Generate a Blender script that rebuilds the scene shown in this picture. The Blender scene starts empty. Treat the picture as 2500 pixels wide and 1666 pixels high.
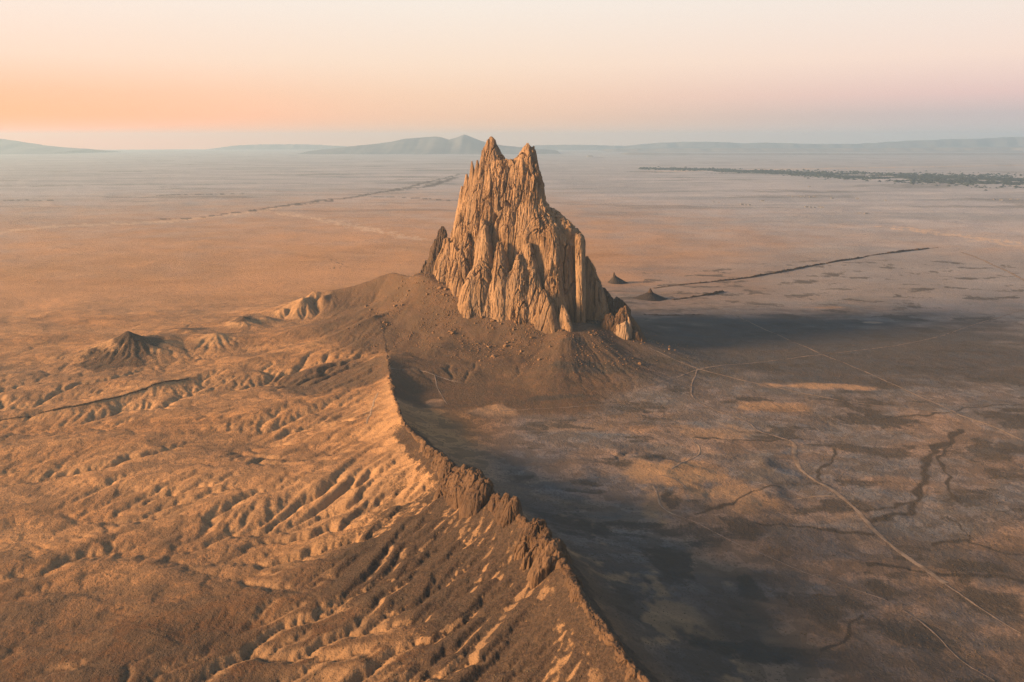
import bpy, math, random, heapq, time
import numpy as np

T0 = time.time()
random.seed(7)
RNG = np.random.default_rng(11)
SC = bpy.context.scene
COL = SC.collection
R = math.radians

# ------------------------------------------------------------------ camera, sky, sun, exposure
CAM_H = 450.0
PITCH = R(14.15)
cam_d = bpy.data.cameras.new('camera')
cam_d.sensor_width = 36.0
cam_d.lens = 28.0
cam_d.clip_start = 1.0
cam_d.clip_end = 200000.0
cam = bpy.data.objects.new('camera', cam_d)
cam.location = (0, 0, CAM_H)
cam.rotation_euler = (R(90) - PITCH, 0, 0)
COL.objects.link(cam)
SC.camera = cam

SUN_AZ = R(-103)      # measured from the view direction, negative = left
SUN_EL = R(13)
EXPOSURE = 1.5
SC.view_settings.view_transform = 'Standard'
SC.view_settings.look = 'None'
SC.view_settings.exposure = EXPOSURE
SC.view_settings.gamma = 1.0
SC.view_settings.use_curve_mapping = False
SC.cycles.use_denoising = True
SC.cycles.denoising_prefilter = 'NONE'
SC.cycles.max_bounces = 4
SC.cycles.diffuse_bounces = 2
SC.cycles.volume_bounces = 1
SC.cycles.use_adaptive_sampling = True
SC.cycles.adaptive_threshold = 0.008

sun_vec = np.array([math.sin(SUN_AZ) * math.cos(SUN_EL), math.cos(SUN_AZ) * math.cos(SUN_EL), math.sin(SUN_EL)])
sun_d = bpy.data.lights.new('sun', 'SUN')
sun_d.energy = 4.8
sun_d.angle = R(14)
sun_d.color = (1.0, 0.57, 0.27)
sun = bpy.data.objects.new('sun', sun_d)
from mathutils import Vector
sun.rotation_euler = Vector((-sun_vec[0], -sun_vec[1], -sun_vec[2])).to_track_quat('-Z', 'Y').to_euler()
COL.objects.link(sun)

world = bpy.data.worlds.new('World')
SC.world = world
world.use_nodes = True
wt = world.node_tree
wt.nodes.clear()
def wn(t, **k):
    n = wt.nodes.new(t)
    for a, b in k.items():
        setattr(n, a, b)
    return n
def wl(a, b):
    wt.links.new(a, b)
def wmath(op, a, b=None, c=None):
    n = wn('ShaderNodeMath', operation=op)
    for i, v in enumerate((a, b, c)):
        if v is None: continue
        if isinstance(v, (int, float)): n.inputs[i].default_value = v
        else: wl(v, n.inputs[i])
    return n.outputs[0]
def wramp(fac, stops):
    n = wn('ShaderNodeValToRGB')
    e = n.color_ramp.elements
    while len(e) < len(stops): e.new(0.5)
    for el, (p, c) in zip(e, stops):
        el.position = p; el.color = (*c, 1)
    wl(fac, n.inputs[0])
    return n.outputs[0]
wtc = wn('ShaderNodeTexCoord')
wsep = wn('ShaderNodeSeparateXYZ'); wl(wtc.outputs['Generated'], wsep.inputs[0])
zz = wmath('MAXIMUM', wsep.outputs[2], 0.0)
sq = wmath('SQRT', zz)
hx = math.sin(SUN_AZ); hy = math.cos(SUN_AZ)
dotp = wmath('ADD', wmath('MULTIPLY', wsep.outputs[0], hx), wmath('MULTIPLY', wsep.outputs[1], hy))
tt = wmath('MULTIPLY_ADD', dotp, 0.5, 0.5)
def els(d):
    return math.sqrt(math.sin(R(d)))
warm = wramp(sq, [(0, (2.0, .34, .0)), (els(1.5), (1.6, .46, .13)), (els(3), (1.22, .57, .32)), (els(5), (1.07, .75, .58)),
                  (els(10), (.99, .88, .80)), (els(22), (.36, .41, .47)), (1, (.14, .25, .42))])
cool = wramp(sq, [(0, (.62, .56, .54)), (els(1.6), (.64, .53, .52)), (els(2.8), (.86, .60, .56)), (els(5), (1.0, .77, .66)),
                  (els(10), (.93, .86, .79)), (els(22), (.32, .40, .50)), (1, (.14, .25, .42))])
mild = wramp(sq, [(0, (1.05, .60, .38)), (els(1.5), (1.02, .61, .40)), (els(3), (1.02, .68, .48)), (els(5), (1.02, .78, .61)),
                  (els(10), (.96, .88, .80)), (els(22), (.34, .41, .49)), (1, (.14, .25, .42))])
tmap = wn('ShaderNodeMapRange', interpolation_type='SMOOTHSTEP')
tmap.inputs['From Min'].default_value = 0.40; tmap.inputs['From Max'].default_value = 0.76
tmap2 = wn('ShaderNodeMapRange', interpolation_type='SMOOTHSTEP')
tmap2.inputs['From Min'].default_value = 0.12; tmap2.inputs['From Max'].default_value = 0.44
wl(tt, tmap2.inputs['Value'])
wmix0 = wn('ShaderNodeMix', data_type='RGBA')
wl(tmap2.outputs[0], wmix0.inputs['Factor']); wl(cool, wmix0.inputs[6]); wl(mild, wmix0.inputs[7])
wl(tt, tmap.inputs['Value'])
wmix = wn('ShaderNodeMix', data_type='RGBA')
wl(tmap.outputs[0], wmix.inputs['Factor']); wl(wmix0.outputs[2], wmix.inputs[6]); wl(warm, wmix.inputs[7])
wsky = wn('ShaderNodeTexSky', sky_type='NISHITA')
wsky.sun_disc = False
wsky.sun_elevation = SUN_EL
wsky.sun_rotation = SUN_AZ
wsky.dust_density = 3.0
bg_dusk = wn('ShaderNodeBackground'); wl(wmix.outputs[2], bg_dusk.inputs[0]); bg_dusk.inputs[1].default_value = 1.0 / 2.83
bg_sky = wn('ShaderNodeBackground'); wl(wsky.outputs[0], bg_sky.inputs[0]); bg_sky.inputs[1].default_value = 0.05
upm = wn('ShaderNodeMapRange', interpolation_type='SMOOTHSTEP')
upm.inputs['From Min'].default_value = 0.25; upm.inputs['From Max'].default_value = 0.9; upm.inputs['To Max'].default_value = 0.5
wl(zz, upm.inputs['Value'])
mixs = wn('ShaderNodeMixShader')
wl(upm.outputs[0], mixs.inputs[0]); wl(bg_dusk.outputs[0], mixs.inputs[1]); wl(bg_sky.outputs[0], mixs.inputs[2])
wout = wn('ShaderNodeOutputWorld'); wl(mixs.outputs[0], wout.inputs[0])

# ------------------------------------------------------------------ measuring helpers
# photograph positions are noted on a 2353 x 1568 sheet; a ray through one meets a height or a distance in the place
K = 2500.0 / 2353.0
FPX = 28.0 / 36.0 * 2500.0
CP, SP = math.cos(PITCH), math.sin(PITCH)
def ray(u, v):
    a = (u * K - 1250.0) / FPX
    b = (833.0 - v * K) / FPX
    return a, CP + b * SP, -SP + b * CP
def G(u, v, z=0.0):                       # point at height z
    a, b, c = ray(u, v)
    t = (z - CAM_H) / c
    return a * t, b * t
def PZ(u, v, y):                          # point at distance y
    a, b, c = ray(u, v)
    t = y / b
    return a * t, CAM_H + c * t

# ------------------------------------------------------------------ noise
PERM = RNG.permutation(256).astype(np.int32)
PERM = np.concatenate([PERM, PERM])
_a = RNG.random(256) * 2 * np.pi
G2X = np.cos(_a).astype(np.float32); G2Y = np.sin(_a).astype(np.float32)
_g = RNG.normal(size=(256, 3)); _g /= np.linalg.norm(_g, axis=1)[:, None]
G3 = _g.astype(np.float32)
def fade(t): return t * t * t * (t * (t * 6 - 15) + 10)
def n2(x, y, seed=0):
    x = np.asarray(x, np.float64) + seed * 17.31; y = np.asarray(y, np.float64) + seed * 9.77
    xi = np.floor(x); yi = np.floor(y)
    xf = (x - xi).astype(np.float32); yf = (y - yi).astype(np.float32)
    xi = xi.astype(np.int64) & 255; yi = yi.astype(np.int64) & 255
    x1 = (xi + 1) & 255; y1 = (yi + 1) & 255
    u = fade(xf); w = fade(yf)
    def c(i, j, dx, dy):
        h = PERM[PERM[i] + j]
        return G2X[h] * dx + G2Y[h] * dy
    a = c(xi, yi, xf, yf); b = c(x1, yi, xf - 1, yf)
    d = c(xi, y1, xf, yf - 1); e = c(x1, y1, xf - 1, yf - 1)
    p = a + u * (b - a); q = d + u * (e - d)
    return (p + w * (q - p)) * 1.45
def n3(x, y, z, seed=0):
    x = np.asarray(x, np.float64) + seed * 17.31; y = np.asarray(y, np.float64) + seed * 9.77; z = np.asarray(z, np.float64) + seed * 5.13
    xi = np.floor(x); yi = np.floor(y); zi = np.floor(z)
    xf = (x - xi).astype(np.float32); yf = (y - yi).astype(np.float32); zf = (z - zi).astype(np.float32)
    xi = xi.astype(np.int64) & 255; yi = yi.astype(np.int64) & 255; zi = zi.astype(np.int64) & 255
    u = fade(xf); v = fade(yf); w = fade(zf)
    def c(i, j, k):
        h = PERM[PERM[PERM[(xi + i) & 255] + ((yi + j) & 255)] + ((zi + k) & 255)]
        return G3[h, 0] * (xf - i) + G3[h, 1] * (yf - j) + G3[h, 2] * (zf - k)
    def lx(j, k):
        a = c(0, j, k); return a + u * (c(1, j, k) - a)
    a0 = lx(0, 0); a1 = lx(1, 0); b0 = lx(0, 1); b1 = lx(1, 1)
    a = a0 + v * (a1 - a0); b = b0 + v * (b1 - b0)
    return (a + w * (b - a)) * 1.5
def fbm(x, y, s, octv=4, seed=0, gain=.5):
    t = 0; a = 1.0
    for i in range(octv):
        t = t + a * n2(x / s, y / s, seed + i * 3); s *= .5; a *= gain
    return t
def sstep(a, b, x):
    t = np.clip((x - a) / (b - a), 0, 1); return t * t * (3 - 2 * t)

# ------------------------------------------------------------------ plan of the place
def path(pts):
    return np.array([(*G(u, v, z), z) for u, v, z in pts])
def tilt(x, y):                           # the left country falls away from the dike
    q = np.clip((-x - 60 - (1100 - y) * 0.18) / 1000.0, 0, 1)
    return -52.0 * q ** 0.85 * sstep(1900, 950, y)
def tilted(pts):
    out = []
    for u, v, z in pts:
        x, y = G(u, v, z)
        for _ in range(6): x, y = G(u, v, z + float(tilt(x, y)))
        out.append((x, y, z))
    return np.array(out)
# crest of the long dike that runs from under the camera to the rock
DIKE = path([(890, 826, 24), (897, 868, 30), (908, 905, 36), (917, 935, 43), (930, 958, 47), (960, 985, 52), (1000, 1024, 58),
             (1040, 1055, 64), (1085, 1085, 70), (1120, 1112, 71), (1165, 1150, 71), (1210, 1192, 72), (1255, 1225, 73),
             (1290, 1270, 72), (1318, 1330, 70), (1360, 1400, 68), (1420, 1478, 66), (1490, 1556, 64)])
_d = DIKE[-1] - DIKE[-3]; _d /= np.linalg.norm(_d[:2])
DIKE = np.vstack([DIKE, DIKE[-1] + _d * 120, DIKE[-1] + _d * 330])
# low scarp dike on the left plain
SCARP = tilted([(-160, 1000, 0), (0, 963, 2), (120, 944, 5), (210, 925, 8), (300, 902, 9), (380, 884, 9), (440, 874, 5), (500, 852, 4), (560, 838, 6),
              (660, 818, 8), (760, 798, 12), (860, 778, 18)])
# axis of the great rock on the ground
RL = np.array([-168.0, 1885.0]); RR = np.array([128.0, 1712.0])
AX = (RR - RL) / np.linalg.norm(RR - RL)
NF = np.array([AX[1], -AX[0]])            # towards the front left
if NF[1] > 0: NF = -NF
def seg_dist(x, y, P):
    best = np.full(x.shape, 1e9); s_at = np.zeros(x.shape); side = np.zeros(x.shape); zc = np.zeros(x.shape)
    acc = 0.0
    for (ax, ay, az), (bx, by, bz) in zip(P[:-1], P[1:]):
        dx, dy = bx - ax, by - ay
        L = math.hypot(dx, dy)
        t = np.clip(((x - ax) * dx + (y - ay) * dy) / (L * L), 0, 1)
        px, py = x - ax - t * dx, y - ay - t * dy
        d = np.hypot(px, py)
        m = d < best
        best = np.where(m, d, best); s_at = np.where(m, acc + t * L, s_at)
        side = np.where(m, np.sign(dx * (y - ay) - dy * (x - ax)), side); zc = np.where(m, az + (bz - az) * t, zc)
        acc += L
    return best, s_at, side, zc
SPUR = np.array([(*RL, 118.0), (*G(900, 632, 112), 108.0), (*G(820, 658, 82), 82.0), (*G(740, 685, 52), 50.0), (*G(640, 712, 26), 26.0), (*G(520, 745, 8), 8.0)])
HILLS = [  # u, v of the top, height, radius along x, radius along y, sharpness
    (292, 758, 48, 78, 70, .95), (225, 800, 15, 120, 70, 1.2), (375, 785, 16, 90, 60, 1.0), (490, 768, 26, 70, 60, 1.6), (560, 730, 34, 62, 55, 1.2), (610, 735, 24, 60, 50, 1.3),
    (690, 712, 34, 60, 60, 1.4), (740, 716, 26, 45, 45, 1.2), (420, 760, 15, 110, 40, 1.2), (650, 722, 26, 45, 36, 1.3), (722, 704, 30, 42, 34, 1.3), (590, 752, 15, 60, 30, 1.2), (1010, 820, 16, 60, 60, 1.2)]
HILLC = [(*G(u, v, h), h, a, b, p) for u, v, h, a, b, p in HILLS]

def plan(x, y):
    """height of the land before water has worked on it, with the masks the erosion and the soils need"""
    m = {}
    d, s, side, zc = seg_dist(x, y, DIKE)
    m['dd'], m['ds'], m['dside'], m['dz'] = d, s, side, zc
    tail = sstep(330, 480, y)
    left = 0.82 * np.exp(-d / 62.0) + 0.18 * np.exp(-d / 210.0)
    right = 0.86 * np.exp(-d / 50.0) + 0.14 * np.exp(-d / 170.0)
    sw = np.where(side > 0, right, left)
    sw_left = side <= 0
    m['left'] = sw_left
    swell = zc * sw * (1.0)
    h = np.zeros_like(x)
    # the left country falls gently away from the dike; the right one is flat
    h += tilt(x, y)
    h += -.040 * np.clip(1150 - y, 0, 700) * sstep(20, 300, d) * (side <= 0)
    h += -0.016 * np.clip(x - 150, 0, 900) * sstep(1700, 1000, y)
    h += fbm(x, y, 420, 3, 5) * 3.2 * sstep(9000, 2500, y)
    near = sstep(2500, 2000, y)
    h += near * sstep(-60, 250, -x + 120 - (1000 - y) * .3) * (fbm(x * .8, y * 1.5, 210, 4, 9) * 8.0)
    h += near * sstep(100, 320, x) * sstep(1500, 900, y) * fbm(x, y * 1.4, 120, 4, 14) * 2.6
    # talus round the rock
    ta = np.clip(((x - RL[0]) * AX[0] + (y - RL[1]) * AX[1]) / np.linalg.norm(RR - RL), 0, 1)
    px, py = x - RL[0] - ta * (RR - RL)[0], y - RL[1] - ta * (RR - RL)[1]
    dr = np.hypot(px, py)
    rad = 62 + 10 * np.sin(ta * 3.0)
    ang = np.arctan2(px, py)
    dq = np.maximum(dr - rad, 0) * (1 + 0.10 * np.sin(ang * 5 + 1) + 0.08 * np.sin(ang * 11))
    ht = 132 - 62 * ta
    tal = ht * (0.80 * np.exp(-(dq / 128.0) ** 1.15) + 0.20 * np.exp(-dq / 300.0))
    rill = np.clip(1 - np.abs(n2(ang * 6.5 + dq / 400.0, dq / 330.0, 211)) * 2.6, 0, 1) ** 1.5 * 1.1 + np.clip(1 - np.abs(n2(ang * 21.0 + n2(x / 90, y / 90, 214) * 2, dq / 160.0, 212)) * 2.2, 0, 1) * 1.5
    tal = tal - rill * sstep(25, 75, dq) * sstep(340, 150, dq) * np.clip(tal / 30.0, 0, 1)
    m['dr'] = dr - rad; m['tal'] = tal; m['ang'] = ang; m['ta'] = ta
    d2, s2, _, z2 = seg_dist(x, y, SPUR)
    spur = z2 * (0.8 * np.exp(-(d2 / 95.0) ** 1.2) + 0.2 * np.exp(-d2 / 260.0))
    tal = np.maximum(tal, spur) + 0.12 * np.minimum(tal, spur)
    hl = np.zeros_like(x)
    for cx, cy, hh, a, b, p in HILLC:
        r = np.hypot((x - cx) / a, (y - cy) / b)
        hl = np.maximum(hl, hh * np.exp(-(r ** p) * 1.3))
    m['hill'] = hl
    ds, ss, sd, zs = seg_dist(x, y, SCARP)
    m['scarp'] = ds; m['scarp_side'] = sd
    sc_h = zs * np.where(sd > 0, np.exp(-ds / 30.0), np.exp(-ds / 12.0))
    h = h + swell + tal + np.where(hl > 0, hl, 0) + sc_h * sstep(2300, 2000, y)
    return h, m

# ------------------------------------------------------------------ running water (stream power on a grid)
GX0, GX1, GY0, GY1, DX = -1180.0, 1060.0, 330.0, 2230.0, 2.9
gx = np.arange(GX0, GX1, DX); gy = np.arange(GY0, GY1, DX)
NX, NY = len(gx), len(gy)
XX, YY = np.meshgrid(gx, gy)
H0, M = plan(XX, YY)

def flood(h):
    ny, nx = h.shape
    f = h.ravel().tolist(); n = nx * ny
    done = bytearray(n); q = []
    for i in range(nx):
        for j in (i, n - nx + i):
            if not done[j]: done[j] = 1; q.append((f[j], j))
    for k in range(ny):
        for j in (k * nx, k * nx + nx - 1):
            if not done[j]: done[j] = 1; q.append((f[j], j))
    heapq.heapify(q)
    offs = (-nx - 1, -nx, -nx + 1, -1, 1, nx - 1, nx, nx + 1)
    pop, push = heapq.heappop, heapq.heappush
    while q:
        z, i = pop(q)
        for o in offs:
            j = i + o
            if 0 <= j < n and not done[j]:
                done[j] = 1
                if f[j] < z + 0.002: f[j] = z + 0.002
                push(q, (f[j], j))
    return np.array(f).reshape(ny, nx)

def erode(h, kmap, iters, m=0.5, flood_at=(0, 5, 11)):
    ny, nx = h.shape
    n = nx * ny
    idx = np.arange(n).reshape(ny, nx)
    area = None
    kf = kmap.ravel()
    for it in range(iters):
        if it in flood_at: h = flood(h)
        hp = np.pad(h, 1, mode='constant', constant_values=1e9)
        best = np.zeros_like(h); rc = idx.copy(); dist = np.ones_like(h)
        for dy in (-1, 0, 1):
            for dx in (-1, 0, 1):
                if dx == 0 and dy == 0: continue
                L = DX * math.hypot(dx, dy)
                s = (h - hp[1 + dy:1 + dy + ny, 1 + dx:1 + dx + nx]) / L
                mk = s > best
                best[mk] = s[mk]; dist[mk] = L
                rc[mk] = (idx + dy * nx + dx)[mk]
        rc[0, :] = idx[0, :]; rc[-1, :] = idx[-1, :]; rc[:, 0] = idx[:, 0]; rc[:, -1] = idx[:, -1]
        order = np.argsort(h.ravel(), kind='stable')
        ol = order.tolist(); rl = rc.ravel().tolist()
        A = [DX * DX] * n
        for i in reversed(ol):
            r = rl[i]
            if r != i: A[r] += A[i]
        area = np.array(A)
        f = (kf * area ** m / dist.ravel()).tolist()
        hh = h.ravel().tolist()
        for i in ol:
            r = rl[i]
            if r != i and hh[i] > hh[r]:
                hh[i] = (hh[i] + f[i] * hh[r]) / (1 + f[i])
        h = np.array(hh).reshape(ny, nx)
        # soil creep, weaker than the streams
        lap = np.zeros_like(h)
        lap[1:-1, 1:-1] = h[:-2, 1:-1] + h[2:, 1:-1] + h[1:-1, :-2] + h[1:-1, 2:] - 4 * h[1:-1, 1:-1]
        h = h + 0.034 * lap
    return h, area.reshape(ny, nx)

Hn = H0 + RNG.normal(size=H0.shape) * 0.3 + n2(XX / 14, YY / 14, 2) * 0.12 + n2(XX / 30, YY / 30, 4) * 0.5
Hn = Hn + (n2((M['ds'] - .8 * M['dd']) / 24 + n2(XX / 70, YY / 70, 8) * .6, M['dd'] / 320, 6) * 2.3 + n2((M['ds'] - .8 * M['dd']) / 11 + n2(XX / 40, YY / 40, 9) * .8, M['dd'] / 200, 7) * 1.2) * sstep(8, 35, M['dd']) * sstep(260, 90, M['dd']) * np.where(M['left'], 1, .6)
k_left = np.where(M['left'], 1.0, 0.6)
kmap = 0.072 * k_left * (0.55 + 0.45 * sstep(-0.3, 0.5, fbm(XX, YY, 260, 2, 31)))
kmap *= 1 - 0.25 * sstep(260, 120, M['dr'])              # coarse talus drains through
kmap *= sstep(-15, 12, M['dr'])
kmap *= np.where(M['left'], 1.0, 0.35 + 0.65 * sstep(90, 40, M['dd']))
kmap *= 1 + .5 * sstep(5, 14, M['hill'])
kmap *= 1 - .72 * sstep(1480, 1750, YY) * (1 - sstep(5, 14, M['hill']))
bx_, by_ = G(1600, 1100, 0)
badl = sstep(1.2, .6, np.hypot((XX - bx_) / 190, (YY - by_) / 140)) * (~M['left'])
Hn = Hn + badl * fbm(XX, YY, 75, 4, 44) * 5.0
kmap = kmap * (1 + 1.2 * badl)
HE, AREA = erode(Hn, kmap, 32, 0.44, (0, 2, 5, 10, 17))
print('erosion done', round(time.time() - T0, 1))

def veins(x, y):
    """fine branching rills: 1 in the thread of a rill, 0 on the ground between"""
    wx = x + n2(x / 60, y / 60, 201) * 22 + n2(x / 19, y / 19, 202) * 6; wy = y + n2(x / 60, y / 60, 203) * 22 + n2(x / 19, y / 19, 204) * 6
    a = np.clip(1 - np.abs(n2(wx / 95, wy / 62, 205)) * 7.5, 0, 1)
    b = np.clip(1 - np.abs(n2(wx / 42, wy / 30, 206)) * 5.0, 0, 1)
    c = np.clip(1 - np.abs(n2(wx / 19, wy / 14, 207)) * 3.6, 0, 1)
    return a, b, c
def bil(A, x, y):
    fx = np.clip((x - GX0) / DX, 0, NX - 1.001); fy = np.clip((y - GY0) / DX, 0, NY - 1.001)
    i = fx.astype(int); j = fy.astype(int); a = fx - i; b = fy - j
    return (A[j, i] * (1 - a) + A[j, i + 1] * a) * (1 - b) + (A[j + 1, i] * (1 - a) + A[j + 1, i + 1] * a) * b
DHE = HE - H0
def height(x, y, detail=True):
    x = np.asarray(x, float); y = np.asarray(y, float)
    h, m = plan(x, y)
    w = sstep(GX0 + 5, GX0 + 160, x) * sstep(GX1 - 5, GX1 - 160, x) * sstep(GY0 + 5, GY0 + 60, y) * sstep(GY1 - 5, GY1 - 160, y)
    h = h + bil(DHE, x, y) * w
    if detail:
        r = np.hypot(x, y)
        va, vb, vc = veins(x, y)
        nf = sstep(3000, 1700, r)
        vl = np.where(m['left'], .32, .0) * nf * sstep(10, 40, m['dd']) * sstep(5, 60, m['dr'])
        h = h - vl * (va * 1.9 + vb * 1.1 + vc * .25)
        h = h + n2(x / 6.5, y / 6.5, 21) * 0.34 * sstep(3500, 1500, r) + n2(x / 2.6, y / 2.6, 22) * 0.16 * sstep(1500, 700, r)
        # far country: low swells and washes
        far = sstep(2000, 3500, r) * sstep(30000, 12000, r)
        h = h + far * (np.abs(fbm(x, y * 1.6, 900, 4, 41)) * -9 + 4)
    return h
HGT = lambda x, y: float(height(np.array([x]), np.array([y]))[0])

# ------------------------------------------------------------------ object helpers
def new_mesh(name, v, f, mat=None, smooth=True, tri=None):
    me = bpy.data.meshes.new(name)
    v = np.asarray(v, np.float32); f = np.asarray(f, np.int32)
    n = f.shape[1]
    me.vertices.add(len(v)); me.vertices.foreach_set('co', v.ravel())
    me.loops.add(f.size); me.loops.foreach_set('vertex_index', f.ravel())
    me.polygons.add(len(f)); me.polygons.foreach_set('loop_start', np.arange(0, f.size, n, dtype=np.int32))
    me.polygons.foreach_set('loop_total', np.full(len(f), n, np.int32))
    me.polygons.foreach_set('use_smooth', np.full(len(f), smooth))
    me.update(calc_edges=True)
    if mat: me.materials.append(mat)
    return me
def link(name, me, parent=None, kind=None, label=None, cat=None, group=None):
    o = bpy.data.objects.new(name, me); COL.objects.link(o)
    if parent: o.parent = parent
    if kind: o['kind'] = kind
    if label: o['label'] = label
    if cat: o['category'] = cat
    if group: o['group'] = group
    return o
def grid_faces(nr, nc):
    i = np.arange(nr * nc).reshape(nr, nc)
    return np.stack([i[:-1, :-1], i[:-1, 1:], i[1:, 1:], i[1:, :-1]], -1).reshape(-1, 4)

# node helper for materials
class Mat:
    def __init__(s, name, rough=.95, spec=.15):
        s.m = bpy.data.materials.new(name); s.m.use_nodes = True
        s.t = s.m.node_tree; s.t.nodes.clear()
        s.out = s.t.nodes.new('ShaderNodeOutputMaterial')
        s.b = s.t.nodes.new('ShaderNodeBsdfPrincipled')
        s.b.inputs['Roughness'].default_value = rough; s.b.inputs['Specular IOR Level'].default_value = spec
        s.t.links.new(s.b.outputs[0], s.out.inputs[0])
        s.geo = s.t.nodes.new('ShaderNodeNewGeometry')
        s.pos = s.geo.outputs['Position']
    def lk(s, a, b): s.t.links.new(a, b)
    def val(s, sock, v):
        if isinstance(v, (int, float)): sock.default_value = v
        elif isinstance(v, tuple): sock.default_value = (*v, 1) if len(v) == 3 and sock.type == 'RGBA' else v
        else: s.lk(v, sock)
    def math(s, op, a, b=0.0, c=0.0, clamp=False):
        n = s.t.nodes.new('ShaderNodeMath'); n.operation = op; n.use_clamp = clamp
        for i, v in enumerate((a, b, c)): s.val(n.inputs[i], v)
        return n.outputs[0]
    def noise(s, scale, detail=4, rough=.55, stretch=None, dist=0.0, off=0.0):
        mp = s.t.nodes.new('ShaderNodeMapping'); s.lk(s.pos, mp.inputs[0])
        st = stretch or (1, 1, 1)
        mp.inputs['Scale'].default_value = (scale * st[0], scale * st[1], scale * st[2])
        mp.inputs['Location'].default_value = (off, off * .7, off * .3)
        n = s.t.nodes.new('ShaderNodeTexNoise'); s.lk(mp.outputs[0], n.inputs['Vector'])
        n.inputs['Scale'].default_value = 1.0; n.inputs['Detail'].default_value = detail
        n.inputs['Roughness'].default_value = rough; n.inputs['Distortion'].default_value = dist
        return n.outputs[0]
    def rng(s, v, a, b, c=0.0, d=1.0):
        n = s.t.nodes.new('ShaderNodeMapRange'); n.interpolation_type = 'SMOOTHSTEP'
        s.lk(v, n.inputs['Value'])
        for k, q in zip(('From Min', 'From Max', 'To Min', 'To Max'), (a, b, c, d)): n.inputs[k].default_value = q
        return n.outputs[0]
    def mix(s, f, a, b, mode='MIX'):
        n = s.t.nodes.new('ShaderNodeMix'); n.data_type = 'RGBA'; n.blend_type = mode
        s.val(n.inputs['Factor'], f); s.val(n.inputs[6], a); s.val(n.inputs[7], b)
        return n.outputs[2]
    def attr(s, name):
        n = s.t.nodes.new('ShaderNodeAttribute'); n.attribute_name = name
        sp = s.t.nodes.new('ShaderNodeSeparateColor'); s.lk(n.outputs['Color'], sp.inputs[0])
        return sp.outputs[0], sp.outputs[1], sp.outputs[2], n.outputs['Alpha']
    def bump(s, hgt, dist, strength=1.0):
        n = s.t.nodes.new('ShaderNodeBump'); n.inputs['Distance'].default_value = dist; n.inputs['Strength'].default_value = strength
        s.lk(hgt, n.inputs['Height']); s.lk(n.outputs[0], s.b.inputs['Normal'])
    def done(s, col):
        s.val(s.b.inputs['Base Color'], col); return s.m

# ------------------------------------------------------------------ ground sheet
print('ground', round(time.time() - T0, 1))
az_f = np.linspace(R(-36.5), R(36.5), 990)
az_side = np.concatenate([np.linspace(R(37), R(60), 60), np.linspace(R(62), R(180), 34)])
az = np.concatenate([-az_side[::-1], az_f, az_side[:-1]])
rs = [1.0, 120.0, 240.0, 330.0, 400.0, 450.0, 480.0]
r_ = 490.0
while r_ < 45000:
    rs.append(r_)
    px = (r_ * r_ + CAM_H ** 2) / CAM_H * 0.00118
    px = min(px, 3.2) if r_ < 2150 else (min(px, 5 + (r_ - 2150) * .03))
    r_ += max(px * 0.9, 1.1)
rs.append(45000.0)
rs = np.array(rs)
RRr, AZ = np.meshgrid(rs, az, indexing='ij')
VX = RRr * np.sin(AZ); VY = RRr * np.cos(AZ)
_, GM = plan(VX, VY)
VZ = height(VX, VY)
nr, nc = VX.shape
f = grid_faces(nr, nc)
i = np.arange(nr * nc).reshape(nr, nc)
wrap = np.stack([i[:-1, -1], i[:-1, 0], i[1:, 0], i[1:, -1]], -1)
f = np.vstack([f, wrap])[:, ::-1]

# soils -------------------------------------------------
wsim = ((VX > GX0 + 40) & (VX < GX1 - 40) & (VY > GY0 + 10) & (VY < GY1 - 40))
gyy, gxx = np.gradient(HE, DX)
SLOPE = np.hypot(gxx, gyy)
def blur(a, n):
    for _ in range(n):
        p = np.pad(a, 1, mode='edge')
        a = (p[:-2, 1:-1] + p[2:, 1:-1] + p[1:-1, :-2] + p[1:-1, 2:] + 2 * a) / 6
    return a
CURV = HE - blur(HE, 12)
slope = bil(SLOPE, VX, VY) * wsim
curv = bil(CURV, VX, VY) * wsim
flow = bil(np.log10(AREA), VX, VY) * wsim
left = GM['left']
dd = GM['dd']; ds_ = GM['ds']
nz = fbm(VX, VY, 60, 4, 51); nz2 = fbm(VX, VY, 220, 3, 52); nz3 = fbm(VX, VY, 18, 3, 53)
near = sstep(2400, 2000, VY)
# dark gravel that mantles the near flank of the dike, torn open by gullies
fl = sstep(240, 60, dd + nz2 * 60) * sstep(1060, 800, VY + nz * 40 + dd * 0.3) * left
fl2 = sstep(420, 150, dd + nz2 * 120) * sstep(640, 500, VY + nz2 * 60) * left
gravel = np.maximum(fl, 0.9 * fl2)
streak = n2((ds_ - .8 * dd) / 20.0 + nz * .6, dd / 120.0, 57) + 0.6 * n2((ds_ - .8 * dd) / 7.5 + nz3 * .3, dd / 80.0, 58)
open_ = sstep(0.46, 1.12, streak * 0.75 + nz3 * .15 + sstep(.36, .75, slope) * .8 + nz2 * 0.2 - sstep(720, 560, VY) * .12)
gravel = gravel * (1 - open_)
rimband = sstep(30, 12, dd + nz3 * 8) * sstep(1180, 1100, VY)
gravel = np.maximum(gravel, rimband * 0.8)
fine0 = fbm(VX + nz * 30, VY * 3.0, 190, 4, 60)
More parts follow.
